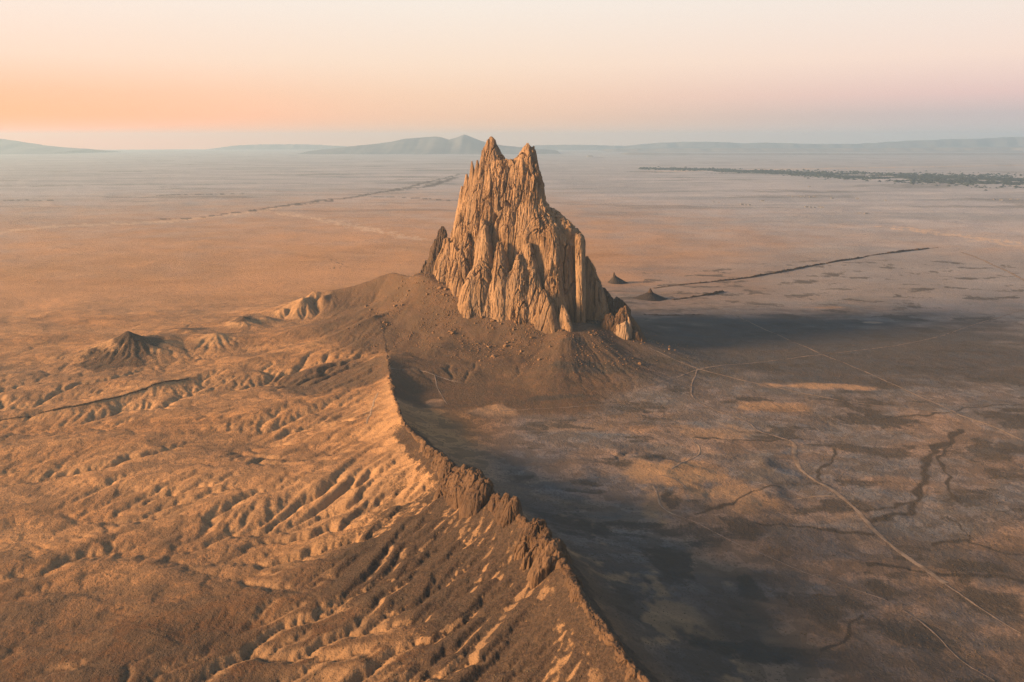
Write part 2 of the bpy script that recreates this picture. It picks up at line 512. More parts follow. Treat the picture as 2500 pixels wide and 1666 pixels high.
# grey brown apron round the rock, and the rock's shadow painted on the plain
dr = GM['dr']
apron_shadow = sstep(330, 210, dr + nz2 * 70 + nz * 20) * near
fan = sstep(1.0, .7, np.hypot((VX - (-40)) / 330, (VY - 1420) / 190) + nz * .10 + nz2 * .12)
fan_and_shadow = np.where(left, fan * 0.0, fan)
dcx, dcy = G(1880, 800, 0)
shadow_plain = sstep(1.1, .55, np.hypot((VX - dcx) / 820, (VY - dcy) / 400) + nz * .12 + nz2 * .2 + .25 * fine0)  # dark soil, with the rock's broad cast shadow painted into it
fan_and_shadow = np.maximum(fan_and_shadow, shadow_plain)
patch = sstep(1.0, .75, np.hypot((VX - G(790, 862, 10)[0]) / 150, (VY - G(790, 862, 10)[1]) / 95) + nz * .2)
apron_shadow = np.maximum(np.maximum(apron_shadow, fan_and_shadow), patch)
hillc = sstep(.60, .95, GM['hill'] / 40 + nz * .1)
gravel = np.maximum(gravel, hillc * sstep(1.35, .8, np.hypot((VX - HILLC[0][0]) / 70, (VY - HILLC[0][1]) / 70) + nz * .25))
for u, v, a, b in [(262, 822, 100, 22), (330, 800, 50, 26), (545, 740, 26, 14), (560, 752, 26, 16), (430, 765, 50, 7)]:
    cx, cy = G(u, v, 4); sc_ = cy / 1944 * K
    gravel = np.maximum(gravel, .6 * sstep(1.15, .65, np.hypot((VX - cx) / (a * sc_), (VY - cy) / (b * sc_ * 3.0)) + nz * .35 + nz3 * .2))
clay = sstep(.10, .45, slope + nz3 * .05) * sstep(9, 18, GM['hill']) + sstep(.22, .5, slope) * left * (1 - apron_shadow) * .8
# right hand plain: greyer soil, dark scrub in washes and patches
rp = (~left) * sstep(-60, 60, VX - (VY - 1500) * 0.05) * near
rp = np.maximum(rp * sstep(20, 70, dd), sstep(1.0, .6, np.hypot((VX - 1500) / 1900, (VY - 2300) / 1000) + nz2 * .12))
fine_streak = fbm(VX + nz * 30, VY * 1.9, 130, 6, 61, .6)
scrub = sstep(-.05, .75, fine_streak) * rp * .8
for u, v, a, b in [(1700, 1210, 52, 40), (1540, 1150, 26, 28), (2030, 1340, 60, 34), (1540, 1310, 70, 60), (2110, 1450, 110, 40), (1720, 1350, 50, 30), (2250, 1290, 90, 18), (1660, 1120, 40, 18), (2000, 960, 120, 26), (1900, 1410, 60, 40)]:
    cx, cy = G(u, v, 2)
    sc_ = cy / 1944 * K
    q = np.hypot((VX - cx) / (a * sc_), (VY - cy) / (b * sc_ * 2.0)) + nz * .35 + nz2 * .2
    scrub = np.maximum(scrub, .9 * sstep(1.2, .45, q + nz3 * .35))
rflank = (~left) * sstep(30, 44, dd) * sstep(150, 110, dd) * sstep(.12, .42, n2(ds_ / 60.0 + nz * .3, dd / 55.0 + nz * .2, 59) * .6 + nz3 * .3 + nz * .2 + sstep(760, 640, VY) * .2) * sstep(1000, 850, VY)
clay = np.maximum(clay, rflank * .85)
for u, v, a, b, k in [(1560, 1085, 130, 44, .95), (1690, 1135, 110, 40, .8), (1510, 1160, 50, 40, .8), (1780, 935, 120, 13, .7), (1880, 890, 150, 8, .7), (1120, 952, 80, 15, .6), (1330, 985, 110, 15, .5), (1640, 990, 130, 18, .6), (1950, 1180, 60, 50, .35)]:
    cx, cy = G(u, v, 2); sc_ = cy / 1944 * K
    q = np.hypot((VX - cx) / (a * sc_), (VY - cy) / (b * sc_ * 2.6)) + nz * .5 + nz3 * .25 + nz2 * .2
    clay = np.maximum(clay, k * sstep(1.1, .5, q))
tongue = sstep(150, 90, dd + nz * 40 - 30) * (~left) * sstep(1080, 980, VY)
scrub = np.maximum(scrub, tongue * .45) * (1 - .5 * rflank)
bright = .55 * sstep(.15, .75, fbm(VX + nz * 25, VY * 2.0, 230, 6, 63, .6) + .25) * rp * sstep(1450, 1250, VY)
for u, v, a, b in [(1780, 935, 110, 14), (1880, 890, 150, 9), (1000, 935, 26, 12), (1130, 955, 60, 14), (2005, 740, 26, 4), (1560, 1085, 120, 42), (1700, 1140, 95, 40), (1480, 985, 70, 16), (1900, 705, 60, 4)]:
    cx, cy = G(u, v, 2); sc_ = cy / 1944 * K
    q = np.hypot((VX - cx) / (a * sc_), (VY - cy) / (b * sc_ * 3.2)) + nz * .45
    k_ = sstep(1.1, .6, q); bright = np.maximum(bright, k_); apron_shadow = apron_shadow * (1 - k_); scrub = scrub * (1 - .9 * k_)
def line_mask(pts, w, jit=6.0):
    P = np.array([(*G(u, v, 0), 0) for u, v in pts])
    out = np.zeros(VX.shape)
    x0, x1 = P[:, 0].min() - 120, P[:, 0].max() + 120; y0, y1 = P[:, 1].min() - 120, P[:, 1].max() + 120
    mk = (VX > x0) & (VX < x1) & (VY > y0) & (VY < y1)
    if not mk.any(): return out
    xx = VX[mk]; yy = VY[mk]
    d = seg_dist(xx + n2(xx / 22, yy / 22, 71) * jit + n2(xx / 60, yy / 60, 72) * jit * 1.5, yy + n2(xx / 22, yy / 22, 73) * jit + n2(xx / 60, yy / 60, 74) * jit * 1.5, P)[0]
    wv = w * (1 + .6 * n2(xx / 35, yy / 35, 75))
    out[mk] = sstep(1.0, .4, d / np.maximum(wv, .5))
    return out
WASHES = [([(2205, 980), (2190, 1010), (2150, 1020), (2130, 1060), (2115, 1110), (2110, 1140), (2080, 1170), (2010, 1190)], 6), ([(2190, 1000), (2160, 1040), (2180, 1110), (2200, 1150)], 3),
          ([(1910, 1020), (1920, 1040), (1890, 1075), (1895, 1100)], 3), ([(2353, 925), (2240, 930), (2190, 945)], 3), ([(2000, 960), (2180, 945)], 2.5), ([(2000, 1290), (2100, 1300), (2353, 1330)], 3.5),
          ([(1600, 1185), (1680, 1165), (1720, 1130), (1780, 1120)], 3), ([(1900, 1500), (1990, 1420)], 2.5), ([(2110, 1140), (2050, 1150), (2000, 1170)], 3), ([(1750, 1210), (1900, 1215), (2010, 1218)], 3),
          ([(1600, 1010), (1760, 1010), (1840, 1000)], 2.5), ([(2160, 1240), (2240, 1232)], 4), ([(2353, 1260), (2250, 1240), (2180, 1180)], 2)]
wash = np.zeros(VX.shape)
for p, w in WASHES: wash = np.maximum(wash, line_mask(p, w * 1.25))
FARW = [([(360, 504), (430, 502), (520, 492), (570, 487), (620, 478), (690, 472), (800, 455), (900, 452), (1040, 462)], 26), ([(620, 478), (740, 460), (800, 456), (940, 430), (1060, 400)], 40), ([(0, 462), (120, 461)], 40), ([(360, 450), (560, 446)], 40),
        ([(780, 600), (790, 612), (770, 622)], 5), ([(1450, 395), (1900, 402), (2353, 415)], 90), ([(900, 438), (980, 430), (1050, 408)], 70)]
for p, w in FARW: wash = np.maximum(wash, .9 * line_mask(p, w, 22))
palew = np.zeros(VX.shape)
for p, w in [([(-50, 545), (0, 535), (150, 520), (350, 510), (560, 492), (640, 478)], 55), ([(640, 490), (760, 510), (860, 530), (960, 550)], 45), ([(2050, 520), (2200, 540), (2353, 570), (2450, 600)], 40), ([(2000, 520), (2353, 560)], 25), ([(1480, 395), (2353, 380)], 200)]:
    palew = np.maximum(palew, .8 * line_mask(p, w, 40))
va, vb, vc = veins(VX, VY)
vsoil = np.maximum(np.maximum(va * .8, vb * .55 * sstep(-.3, .4, nz2)), vc * .35 * sstep(0, .6, nz)) ** 1.3 * sstep(3200, 1900, RRr) * sstep(15, 60, dd) * (1 - .8 * apron_shadow)
wash = np.maximum(wash, vsoil * np.where(left, .42, .28))
wash = np.maximum(wash, .62 * sstep(3.0, 3.9, flow + nz3 * .35 + nz * .25) * (left + (1 - left) * .35))
farv = np.maximum(0, sstep(2500, 6000, VY) * sstep(.05, .55, fbm(VX, VY * 4, 1700, 4, 81)) * .55)
scrub = np.maximum(scrub, farv)
far_haze = sstep(2600, 9000, RRr + 900 * nz2 + np.clip(VX, 0, 1500) * 1.3)  # distance haze painted into the ground colour, growing with range
me = new_mesh('ground', np.stack([VX, VY, VZ], -1).reshape(-1, 3), f)
def set_attr(me, name, chans):
    a = me.color_attributes.new(name, 'FLOAT_COLOR', 'POINT')
    a.data.foreach_set('color', np.clip(np.stack(chans, -1), 0, 1).astype(np.float32).ravel())
set_attr(me, 'soil', [gravel, clay, scrub, apron_shadow])
set_attr(me, 'soil_more', [rp, bright, wash, palew])
fore = .95 * sstep(1000, 600, RRr + nz2 * 120 + np.clip(VX, -900, 0) * .25) * left  # varnished soil, darkened further by a painted frame-edge falloff
fore_r = sstep(1050, 600, VY + nz2 * 160 + nz * 60) * (~left)  # scrubby soil on the right, same edge darkening put into its colour
set_attr(me, 'soil_haze_falloff', [far_haze, left * 1.0, fore, fore_r])
rgt = sstep(.02, .50, VX / np.maximum(VY, 300.0) + nz2 * .05) * (VY > 0)
mid = sstep(1750, 2700, RRr + nz2 * 220) * sstep(-400, -100, VY - 1900)
wx_ = VX + 700 * n2(VX / 2600, VY / 2600, 301); wy_ = VY + 500 * n2(VX / 2600, VY / 2600, 302)
band = .30 + .70 * sstep(-.45, .45, fbm(wx_, wy_ * 2.4 - .25 * wx_, 1500, 6, 303, .58))
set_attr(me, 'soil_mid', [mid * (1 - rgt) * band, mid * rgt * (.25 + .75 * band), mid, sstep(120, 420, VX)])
g = Mat('desert_soil')
s_ml, s_mr, _q1, _q2 = g.attr('soil_mid')
s_gravel, s_clay, s_scrub, s_apron_shadow = g.attr('soil')
s_rp, s_bright, s_wash, s_pale = g.attr('soil_more')
s_far, s_left, s_near, s_mid = g.attr('soil_haze_falloff')
nA = g.noise(.004, 6, .6, (1, 2.2, 1)); nB = g.noise(.05, 5, .6); nC = g.noise(.35, 4, .65); nD = g.noise(.9, 2, .6); nE = g.noise(.0006, 5, .6, (1, 3, 1)); nF = g.noise(.014, 7, .68, (1, 1.8, 1), .3); nG = g.noise(.0035, 7, .66, (1, 3.0, 1), .6, 40); mrp = g.math('ADD', g.math('MULTIPLY', g.noise(.009, 8, .7, (1, 1.6, 1), .5, 71), .7), g.math('MULTIPLY', nC, .3))
sand = g.mix(g.rng(nA, .35, .65), (.47, .265, .122), (.37, .20, .09))
sand = g.mix(g.rng(nE, .4, .62, 0, .55), sand, (.40, .25, .14))
sand = g.mix(g.math('MULTIPLY', s_near, g.rng(nA, .12, .48)), sand, (.075, .041, .024))
col = g.mix(s_rp, sand, g.mix(g.rng(mrp, .38, .62), (.255, .215, .193), (.145, .168, .185)))
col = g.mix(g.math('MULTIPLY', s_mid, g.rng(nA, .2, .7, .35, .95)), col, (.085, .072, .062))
col = g.mix(g.math('MULTIPLY', s_bright, .9), col, (.40, .26, .165))
col = g.mix(g.math('MULTIPLY', s_ml, g.rng(nE, .30, .60, .55, 1.0)), col, (.50, .285, .145))
col = g.mix(g.math('MULTIPLY', s_mr, g.rng(nE, .30, .60, .5, 1.0)), col, (.265, .24, .22))
col = g.mix(s_far, col, g.mix(g.rng(nE, .35, .62), (.44, .45, .475), (.31, .335, .365)))  # far plain paled and blued as haze would do
col = g.mix(g.math('MULTIPLY', s_clay, .75), col, (.43, .275, .145))
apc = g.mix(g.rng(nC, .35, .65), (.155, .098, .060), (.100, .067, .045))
col = g.mix(s_apron_shadow, col, g.mix(_q2, apc, g.mix(g.rng(nB, .35, .65), (.085, .088, .090), (.072, .080, .088))))  # cooler, darker tone on the right carries the painted rock shadow
col = g.mix(g.math('MULTIPLY', s_pale, .85), col, (.62, .47, .34))
mott = g.math('ADD', g.rng(nF, .36, .66), g.rng(nG, .38, .62, -.5, .5))
col = g.mix(g.math('MULTIPLY', g.math('MULTIPLY', g.rng(mott, .1, 1.2), .36), g.math('SUBTRACT', 1.0, g.math('MULTIPLY', _q1, .75))), col, (.105, .078, .058))
# gravel with its own torn edge
ge = g.rng(g.math('ADD', s_gravel, g.math('MULTIPLY', g.math('SUBTRACT', nC, .5), 1.3)), .14, .66)
col = g.mix(ge, col, g.mix(g.rng(nC, .35, .68), (.036, .027, .022), (.066, .048, .037)))
se = g.rng(g.math('ADD', s_scrub, g.math('MULTIPLY', g.math('SUBTRACT', nC, .5), 1.0)), .25, .85)
col = g.mix(g.math('MULTIPLY', se, .85), col, (.056, .057, .053))
col = g.mix(g.math('MULTIPLY', s_wash, .92), col, (.045, .044, .04))
# scattered low brush, seen as specks
def dots(scale, r0, r1, seed):
    mp = g.t.nodes.new('ShaderNodeMapping'); g.lk(g.pos, mp.inputs[0]); mp.inputs['Scale'].default_value = (scale, scale, 0); mp.inputs['Location'].default_value = (seed, seed * 2, 0)
    v = g.t.nodes.new('ShaderNodeTexVoronoi'); v.voronoi_dimensions = '2D'; v.inputs['Scale'].default_value = 1.0; g.lk(mp.outputs[0], v.inputs['Vector'])
    sc = g.t.nodes.new('ShaderNodeSeparateColor'); g.lk(v.outputs['Color'], sc.inputs[0])
    rad = g.math('MULTIPLY_ADD', g.math('POWER', sc.outputs[0], 2.0), r1 - r0, r0)
    return g.math('SUBTRACT', 1.0, g.rng(g.math('DIVIDE', v.outputs['Distance'], rad), .7, 1.15))
dens = g.rng(g.math('ADD', nF, g.math('MULTIPLY', s_rp, .06)), .40, .60)
sp = g.math('MAXIMUM', g.math('MULTIPLY', dots(.33, .05, .42, 3.0), dens), g.math('MAXIMUM', g.math('MULTIPLY', dots(.14, .0, .34, 9.0), .9), g.math('MULTIPLY', dots(.06, -.1, .24, 17.0), .8)))
sp = g.math('MULTIPLY', sp, g.math('SUBTRACT', 1.0, g.math('MULTIPLY', s_clay, .9)))
col = g.mix(g.math('MULTIPLY', g.math('MULTIPLY', sp, .50), g.math('SUBTRACT', 1.0, g.math('MULTIPLY', _q1, .9))), col, (.075, .062, .045))
col = g.mix(g.rng(nC, .3, .7, .0, .22), col, (.16, .10, .06))
g.bump(g.math('ADD', g.math('ADD', g.math('MULTIPLY', nB, 1.8), g.math('MULTIPLY', nC, 1.5)), g.math('MULTIPLY', nD, .5)), 1.0, 1.0)
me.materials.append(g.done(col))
link('ground', me, kind='structure')
print('ground done', round(time.time() - T0, 1), len(f))

# ------------------------------------------------------------------ rock builder: lofted masses, fused and weathered
def loft(rows, seg=28):
    """rows: (cx, cy, z, half length along axis, half thickness, axis angle) from top to bottom"""
    V = []
    for k, (cx, cy, z, L, T, a) in enumerate(rows):
        th = np.linspace(0, 2 * np.pi, seg, endpoint=False)
        e = 0.8
        s = np.sign(np.cos(th)) * np.abs(np.cos(th)) ** e * L
        t = np.sign(np.sin(th)) * np.abs(np.sin(th)) ** e * T
        V.append(np.stack([cx + math.cos(a) * s - math.sin(a) * t, cy + math.sin(a) * s + math.cos(a) * t, np.full(seg, z)], -1))
    V = np.vstack(V); F = []
    n = len(rows)
    for k in range(n - 1):
        for j in range(seg):
            F.append((k * seg + j, (k + 1) * seg + j, (k + 1) * seg + (j + 1) % seg, k * seg + (j + 1) % seg))
    F.append(tuple(range(seg)))
    F.append(tuple(range((n - 1) * seg, n * seg))[::-1])
    return V, F
def fuse(name, lofts, voxel):
    me = bpy.data.meshes.new(name)
    V = []; F = []; o = 0
    for v, f in lofts:
        V += [tuple(p) for p in v]; F += [tuple(q + o for q in fc) for fc in f]; o += len(v)
    me.from_pydata(V, [], F); me.update()
    ob = bpy.data.objects.new(name, me); COL.objects.link(ob)
    md = ob.modifiers.new('r', 'REMESH'); md.mode = 'VOXEL'; md.voxel_size = voxel
    dg = bpy.context.evaluated_depsgraph_get()
    m2 = bpy.data.meshes.new_from_object(ob.evaluated_get(dg))
    bpy.data.objects.remove(ob); bpy.data.meshes.remove(me)
    m2.name = name
    return m2
def ridge(n): return 1 - np.abs(n)
def cells(x, y, seed):
    """cell number and distance to the edge of a jittered cell pattern (the joints between columns)"""
    xi = np.floor(x).astype(np.int64); yi = np.floor(y).astype(np.int64)
    f1 = np.full(x.shape, 9.0); f2 = np.full(x.shape, 9.0); idn = np.zeros(x.shape, np.int64)
    for i in (-1, 0, 1):
        for j in (-1, 0, 1):
            h = PERM[PERM[(xi + i + seed * 7) & 255] + ((yi + j + seed * 3) & 255)]
            h2 = PERM[(h + 91) & 255]
            d = np.hypot(xi + i + .1 + .8 * h / 255.0 - x, yi + j + .1 + .8 * h2 / 255.0 - y)
            m = d < f1
            f2 = np.where(m, f1, np.minimum(f2, d)); idn = np.where(m, h * 256 + h2, idn); f1 = np.where(m, d, f1)
    return idn, f2 - f1
def cell_rand(idn, k): return PERM[(PERM[(idn >> 8) & 255] + (idn & 255) + k * 37) & 255] / 255.0
def weather(me, amp=1.0, flute=1.0):
    n = len(me.vertices)
    co = np.empty(n * 3, np.float32); me.vertices.foreach_get('co', co); co = co.reshape(-1, 3).astype(float)
    no = np.empty(n * 3, np.float32); me.vertex_normals.foreach_get('vector', no); no = no.reshape(-1, 3).astype(float)
    x, y, z = co.T
    wx = x + n3(x / 40, y / 40, z / 90, 1) * 7 + n3(x / 13, y / 13, z / 40, 14) * 2.2; wy = y + n3(x / 40, y / 40, z / 90, 2) * 7 + n3(x / 13, y / 13, z / 40, 15) * 2.2
    big = n3(wx / 30, wy / 30, z / 300, 3) * 5.0
    fl = (np.abs(n3(wx / 19, wy / 19, z / 240, 4)) - .25) * 5.5
    fl2 = (ridge(n3(wx / 24, wy / 24, z / 170, 17)) - .75) * 4.0
    def columns(size, zlen, amp, groove, seed):
        idn, e = cells(wx / size, wy / size, seed)
        lay = np.floor(z / zlen + cell_rand(idn, 1) * 3 + n3(x / 9, y / 9, z / 30, 30 + seed) * .25).astype(np.int64)
        off = PERM[(PERM[(idn & 255)] + (idn >> 8) + lay * 53) & 255] / 255.0 - .5
        return off * amp + (cell_rand(idn, 5) - .5) * amp * 1.2 - groove * np.clip(1 - e / .16, 0, 1)
    col_ = columns(15, 95, 4.2, 4.0, 1) + columns(6.5, 42, 2.3, 2.0, 2) + columns(3.2, 16, .9, .7, 3)
    calm = .30 + .85 * sstep(-.25, .35, n3(x / 48, y / 48, z / 110, 33))
    col_ = col_ * calm; fl = fl * (.5 + .5 * calm)
    crack = -np.clip(1 - np.abs(n3(wx / 21, wy / 21, z / 400, 6)) / .06, 0, 1) * 12.0 * sstep(-.15, .2, n3(x / 50, y / 50, z / 90, 7))
    blocky = n3(x / 11, y / 11, z / 26, 8) * 1.0 + n3(x / 5, y / 5, z / 9, 9) * .7
    fine = n3(x / 2.6, y / 2.6, z / 4.5, 10) * .5
    d = amp * (flute * (big + fl + fl2 + crack) + (.35 + .65 * flute) * col_ + blocky + fine)
    hn = no.copy(); hn[:, 2] *= .35
    co = co + hn * d[:, None]
    # jagged tops
    co[:, 2] += (n3(x / 7, y / 7, z / 400, 12) * 3.5 + n3(x / 3, y / 3, z / 400, 13) * 2.0) * amp * sstep(.15, .7, no[:, 2])
    me.vertices.foreach_set('co', co.astype(np.float32).ravel())
    me.polygons.foreach_set('use_smooth', np.full(len(me.polygons), False))
    me.update()

def rock_mat(name, base, dark, pale, darkness=0.5):
    grey = tuple(.55 * a + .45 * b for a, b in zip((base[2] * 1.9, base[2] * 1.55, base[2] * 1.25), dark))
    r = Mat(name, .92, .2)
    st = r.noise(.11, 6, .62, (1, 1, .09)); big = r.noise(.018, 4, .55, (1, 1, .5)); fn = r.noise(.45, 5, .65, (1, 1, .35)); fs = r.noise(.28, 5, .6, (1, 1, .06), off=13)
    sp = r.t.nodes.new('ShaderNodeSeparateXYZ'); r.lk(r.pos, sp.inputs[0])
    c = r.mix(r.rng(big, .35, .65), base, pale)
    c = r.mix(r.math('MULTIPLY', r.rng(st, .50, .70), darkness), c, dark)
    c = r.mix(r.math('MULTIPLY', r.rng(fs, .54, .72), darkness * .8), c, tuple(q * .8 for q in dark))
    wide = r.noise(.032, 6, .66, (1, 1, .16), .4, 23)
    c = r.mix(r.rng(wide, .50, .66, 0, darkness * .75), c, grey)
    c = r.mix(r.rng(fn, .45, .75, 0, .35), c, tuple(q * 1.05 for q in dark))
    blot = r.noise(.022, 5, .7, (1, 1, .55), .6, 57)
    c = r.mix(r.rng(blot, .54, .68, 0, darkness * .65), c, tuple(q * 1.7 for q in dark))
    r.bump(r.math('ADD', r.math('MULTIPLY', fn, 1.0), r.math('MULTIPLY', fs, 1.4)), 1.6, .8)
    return r.done(c)
M_ROCK = rock_mat('tuff_breccia', (.245, .158, .088), (.062, .040, .026), (.31, .21, .125), .85)
M_PALE = rock_mat('pale_breccia', (.32, .225, .14), (.13, .085, .052), (.38, .275, .18), .6)
M_DARK = rock_mat('dark_minette', (.060, .043, .033), (.034, .026, .022), (.10, .068, .046), .6)
M_DIKE = rock_mat('dike_rock', (.088, .056, .036), (.040, .028, .020), (.15, .095, .056), .6)

AXA = math.atan2(AX[1], AX[0])
def axis_y(x):                                # the rock's axis at x
    return RL[1] + (x - RL[0]) * (AX[1] / AX[0])
def mass(rows, front=0.0, aspect=None, T=None, ang=AXA, foot=None):
    """rows of (v, u left, u right[, thickness]); front = metres in front of the axis"""
    out = []
    for k, rw in enumerate(rows):
        v, ul, ur = rw[:3]
        uc = (ul + ur) / 2
        fr = front if not isinstance(front, tuple) else front[0] + (front[1] - front[0]) * k / max(1, len(rows) - 1)
        y = 1790.0
        for _ in range(4):
            x, z = PZ(uc, v, y)
            y = axis_y(x - NF[0] * fr) + NF[1] * fr
        W = (PZ(ur, v, y)[0] - PZ(ul, v, y)[0]) / 2
        th = rw[3] if len(rw) > 3 else (T if T else W * (aspect or .9))
        c = abs(math.cos(ang)); s = abs(math.sin(ang))
        L = math.sqrt(max((W * W - (th * s) ** 2), (W * .35) ** 2)) / c
        if th * s > W * .94: th = W * .9
        out.append((x, y, z, L, th, ang))
    x, y, z, L, th, a = out[-1]
    out.append((x + NF[0] * 3, y + NF[1] * 3, min(z - 30, foot if foot is not None else 20), L * 1.08, th * 1.1, a))
    return loft(out)

def rib(rows, front, aspect=.85, seed=0):
    rg_ = random.Random(seed)
    out = [mass(rows, front, aspect)]
    v0, v1 = rows[0][0], rows[-1][0]
    for sd in (-1, 1, 1, -1):
        k = rg_.uniform(.18, .55); top = v0 + (v1 - v0) * k
        rr = []
        for q in (0, .18, .5, 1):
            v = top + (v1 + 6 - top) * q
            ul = np.interp(v, [r[0] for r in rows], [r[1] for r in rows]); ur = np.interp(v, [r[0] for r in rows], [r[2] for r in rows])
            c = (ul + ur) / 2 + sd * (ur - ul) * rg_.uniform(.26, .40); w = (ur - ul) * (.06 + .30 * q ** .8)
            rr.append((v, c - w, c + w))
        f0, f1 = front if isinstance(front, tuple) else (front, front)
        o = rg_.uniform(-8, 5); out.append(mass(rr, (f0 + (f1 - f0) * k + o, f1 + o), aspect))
    return out
root = bpy.data.objects.new('rock_butte', None); COL.objects.link(root)
root.location = (0, 0, 0)
root['label'] = 'towering tan rock butte with two jagged summits and fluted walls above a talus slope'
root['category'] = 'rock butte'
def rock(name, lofts, mat, voxel=1.5, amp=1.0, flute=1.0, label=None):
    me = fuse(name, lofts, voxel)
    weather(me, amp, flute)
    me.materials.clear(); me.materials.append(mat)
    return link(name, me, root, label=label)

tower = [mass([(368, 1108, 1236, 18), (385, 1105, 1238, 22), (400, 1097, 1241, 26), (430, 1082, 1247, 31), (465, 1064, 1253, 36), (482, 1058, 1264, 38), (510, 1048, 1285, 42), (535, 1041, 1304, 48),
               (560, 1034, 1318, 46), (600, 1017, 1322, 52), (650, 1000, 1325, 62), (700, 996, 1327, 76), (770, 990, 1330, 84)]),
         mass([(478, 1258, 1272), (500, 1254, 1296), (530, 1252, 1326), (560, 1250, 1332), (640, 1245, 1332), (760, 1240, 1338)], front=-14, aspect=.6),
         mass([(532, 1300, 1332), (545, 1298, 1341), (600, 1296, 1341), (760, 1290, 1340)], front=-22, aspect=.7)]
rock('tower', tower, M_ROCK, 1.25)
rock('summit', [mass([(314, 1126, 1132), (322, 1121, 1138), (335, 1114, 1142), (348, 1108, 1148), (360, 1106, 1157), (380, 1104, 1166), (410, 1098, 1170), (450, 1092, 1172)], aspect=.75), mass([(321, 1119, 1123), (336, 1114, 1127), (360, 1108, 1132)], front=6), mass([(319, 1132, 1137), (340, 1128, 1142), (362, 1124, 1150)], front=-3), mass([(356, 1150, 1155), (372, 1146, 1162), (400, 1140, 1168)], front=3),
                mass([(344, 1106, 1112), (372, 1102, 1116), (410, 1098, 1122)], front=8, aspect=.9), mass([(330, 1136, 1141), (362, 1134, 1156), (400, 1130, 1164)], front=-5, aspect=.7)], M_ROCK, 1.15, .7)
rock('summit', [mass([(329, 1209, 1216), (338, 1203, 1222), (350, 1195, 1230), (365, 1182, 1235), (400, 1176, 1242), (440, 1172, 1250), (470, 1172, 1254)], aspect=.65),
                mass([(334, 1224, 1229), (360, 1221, 1236), (400, 1218, 1243)], front=-6, aspect=.8), mass([(345, 1196, 1203), (362, 1188, 1208), (390, 1180, 1214)], front=5)], M_ROCK, 1.15, .7)
rock('pinnacle', [mass([(370, 1082, 1086.5), (384, 1080, 1090), (410, 1077, 1096), (450, 1072, 1104)], aspect=.9)], M_ROCK, 1.0, .25)
rock('pinnacle', [mass([(368, 1094.5, 1099), (383, 1092, 1103), (420, 1086, 1112)], front=2)], M_ROCK, 1.0, .25)
rock('pinnacle', [mass([(400, 1069.5, 1074.5), (416, 1067, 1080), (440, 1063, 1088), (490, 1056, 1096)], front=2)], M_ROCK, 1.0, .28)
rock('pinnacle', [mass([(428, 1059.5, 1065), (450, 1055, 1074), (490, 1049, 1082), (540, 1042, 1090)], front=3)], M_ROCK, 1.0, .3)
rock('buttress', rib([(536, 1070, 1080), (570, 1058, 1088), (610, 1046, 1092), (665, 1036, 1096), (700, 1036, 1100)], (44, 62), 1.0, 1), M_ROCK, 1.3, .75)
rock('buttress', rib([(506, 1107, 1117), (520, 1101, 1124), (560, 1094, 1131), (610, 1090, 1138), (660, 1086, 1142), (715, 1082, 1146)], (48, 74), 1.0, 2), M_ROCK, 1.3, .75)
rock('buttress', rib([(594, 1098, 1112), (615, 1086, 1121), (660, 1064, 1130), (700, 1052, 1134), (730, 1050, 1138)], (78, 90), .85, 3), M_ROCK, 1.3, .8)
rock('buttress', rib([(556, 1144, 1153), (600, 1137, 1166), (650, 1129, 1176), (712, 1122, 1182), (750, 1120, 1186)], (62, 86), 1.0, 4), M_ROCK, 1.3, .8)
rock('buttress', rib([(585, 1188, 1206), (640, 1168, 1216), (720, 1160, 1228), (760, 1158, 1232)], (58, 80), .9, 5), M_ROCK, 1.3, .9)
rock('buttress', rib([(560, 1205, 1222), (620, 1198, 1238), (735, 1196, 1268), (775, 1194, 1272)], (50, 68), .8, 6), M_ROCK, 1.3, .9)
rock('buttress', rib([(500, 1196, 1212), (560, 1188, 1222), (640, 1180, 1232), (700, 1176, 1240)], (22, 38), .7, 7), M_ROCK, 1.3, .8)
rock('buttress', rib([(520, 1258, 1276), (600, 1250, 1292), (740, 1246, 1300)], (26, 46), .75, 8), M_ROCK, 1.3, .8)
rock('buttress', rib([(666, 1246, 1254), (700, 1235, 1271), (750, 1224, 1288), (780, 1220, 1292)], (74, 84), .7, 9), M_ROCK, 1.3, .6)
rock('buttress', rib([(700, 1288, 1297), (730, 1283, 1309), (752, 1281, 1313), (790, 1280, 1316)], (70, 76), .7, 10), M_ROCK, 1.3, .6)
rock('pillar', [mass([(537, 1324, 1338), (552, 1322, 1345), (600, 1323, 1346), (680, 1324, 1346), (740, 1325, 1346), (780, 1325, 1348)], front=(10, 26), aspect=1.1), mass([(536, 1312, 1330), (560, 1308, 1334), (640, 1306, 1330), (780, 1300, 1330)], front=-16)], M_ROCK, 1.2, .6, .8)
rock('crag', [mass([(590, 1345, 1352), (620, 1340, 1367), (665, 1336, 1385), (700, 1334, 1394)], front=(-40, -46), aspect=.7)], M_ROCK, 1.4, .7)
rock('crag', [mass([(519, 1014, 1020), (534, 1007, 1026), (560, 996, 1030), (585, 986, 1032), (632, 970, 1024), (665, 964, 1024)], front=4, aspect=.6), mass([(556, 996, 1002), (580, 986, 1008), (630, 974, 1012)], front=8), mass([(598, 976, 986), (618, 970, 994), (648, 962, 1000)], front=6)], M_DARK, 1.15, 1.1, label='dark jagged crag on the left flank')
rock('buttress', rib([(548, 1022, 1034), (600, 1006, 1048), (650, 994, 1056), (685, 990, 1060)], (20, 34), .9, 11), M_ROCK, 1.3, .8)
rock('buttress', rib([(600, 1040, 1056), (650, 1028, 1072), (690, 1022, 1080)], (48, 58), .9, 12), M_ROCK, 1.3, .8)
print('butte done', round(time.time() - T0, 1))

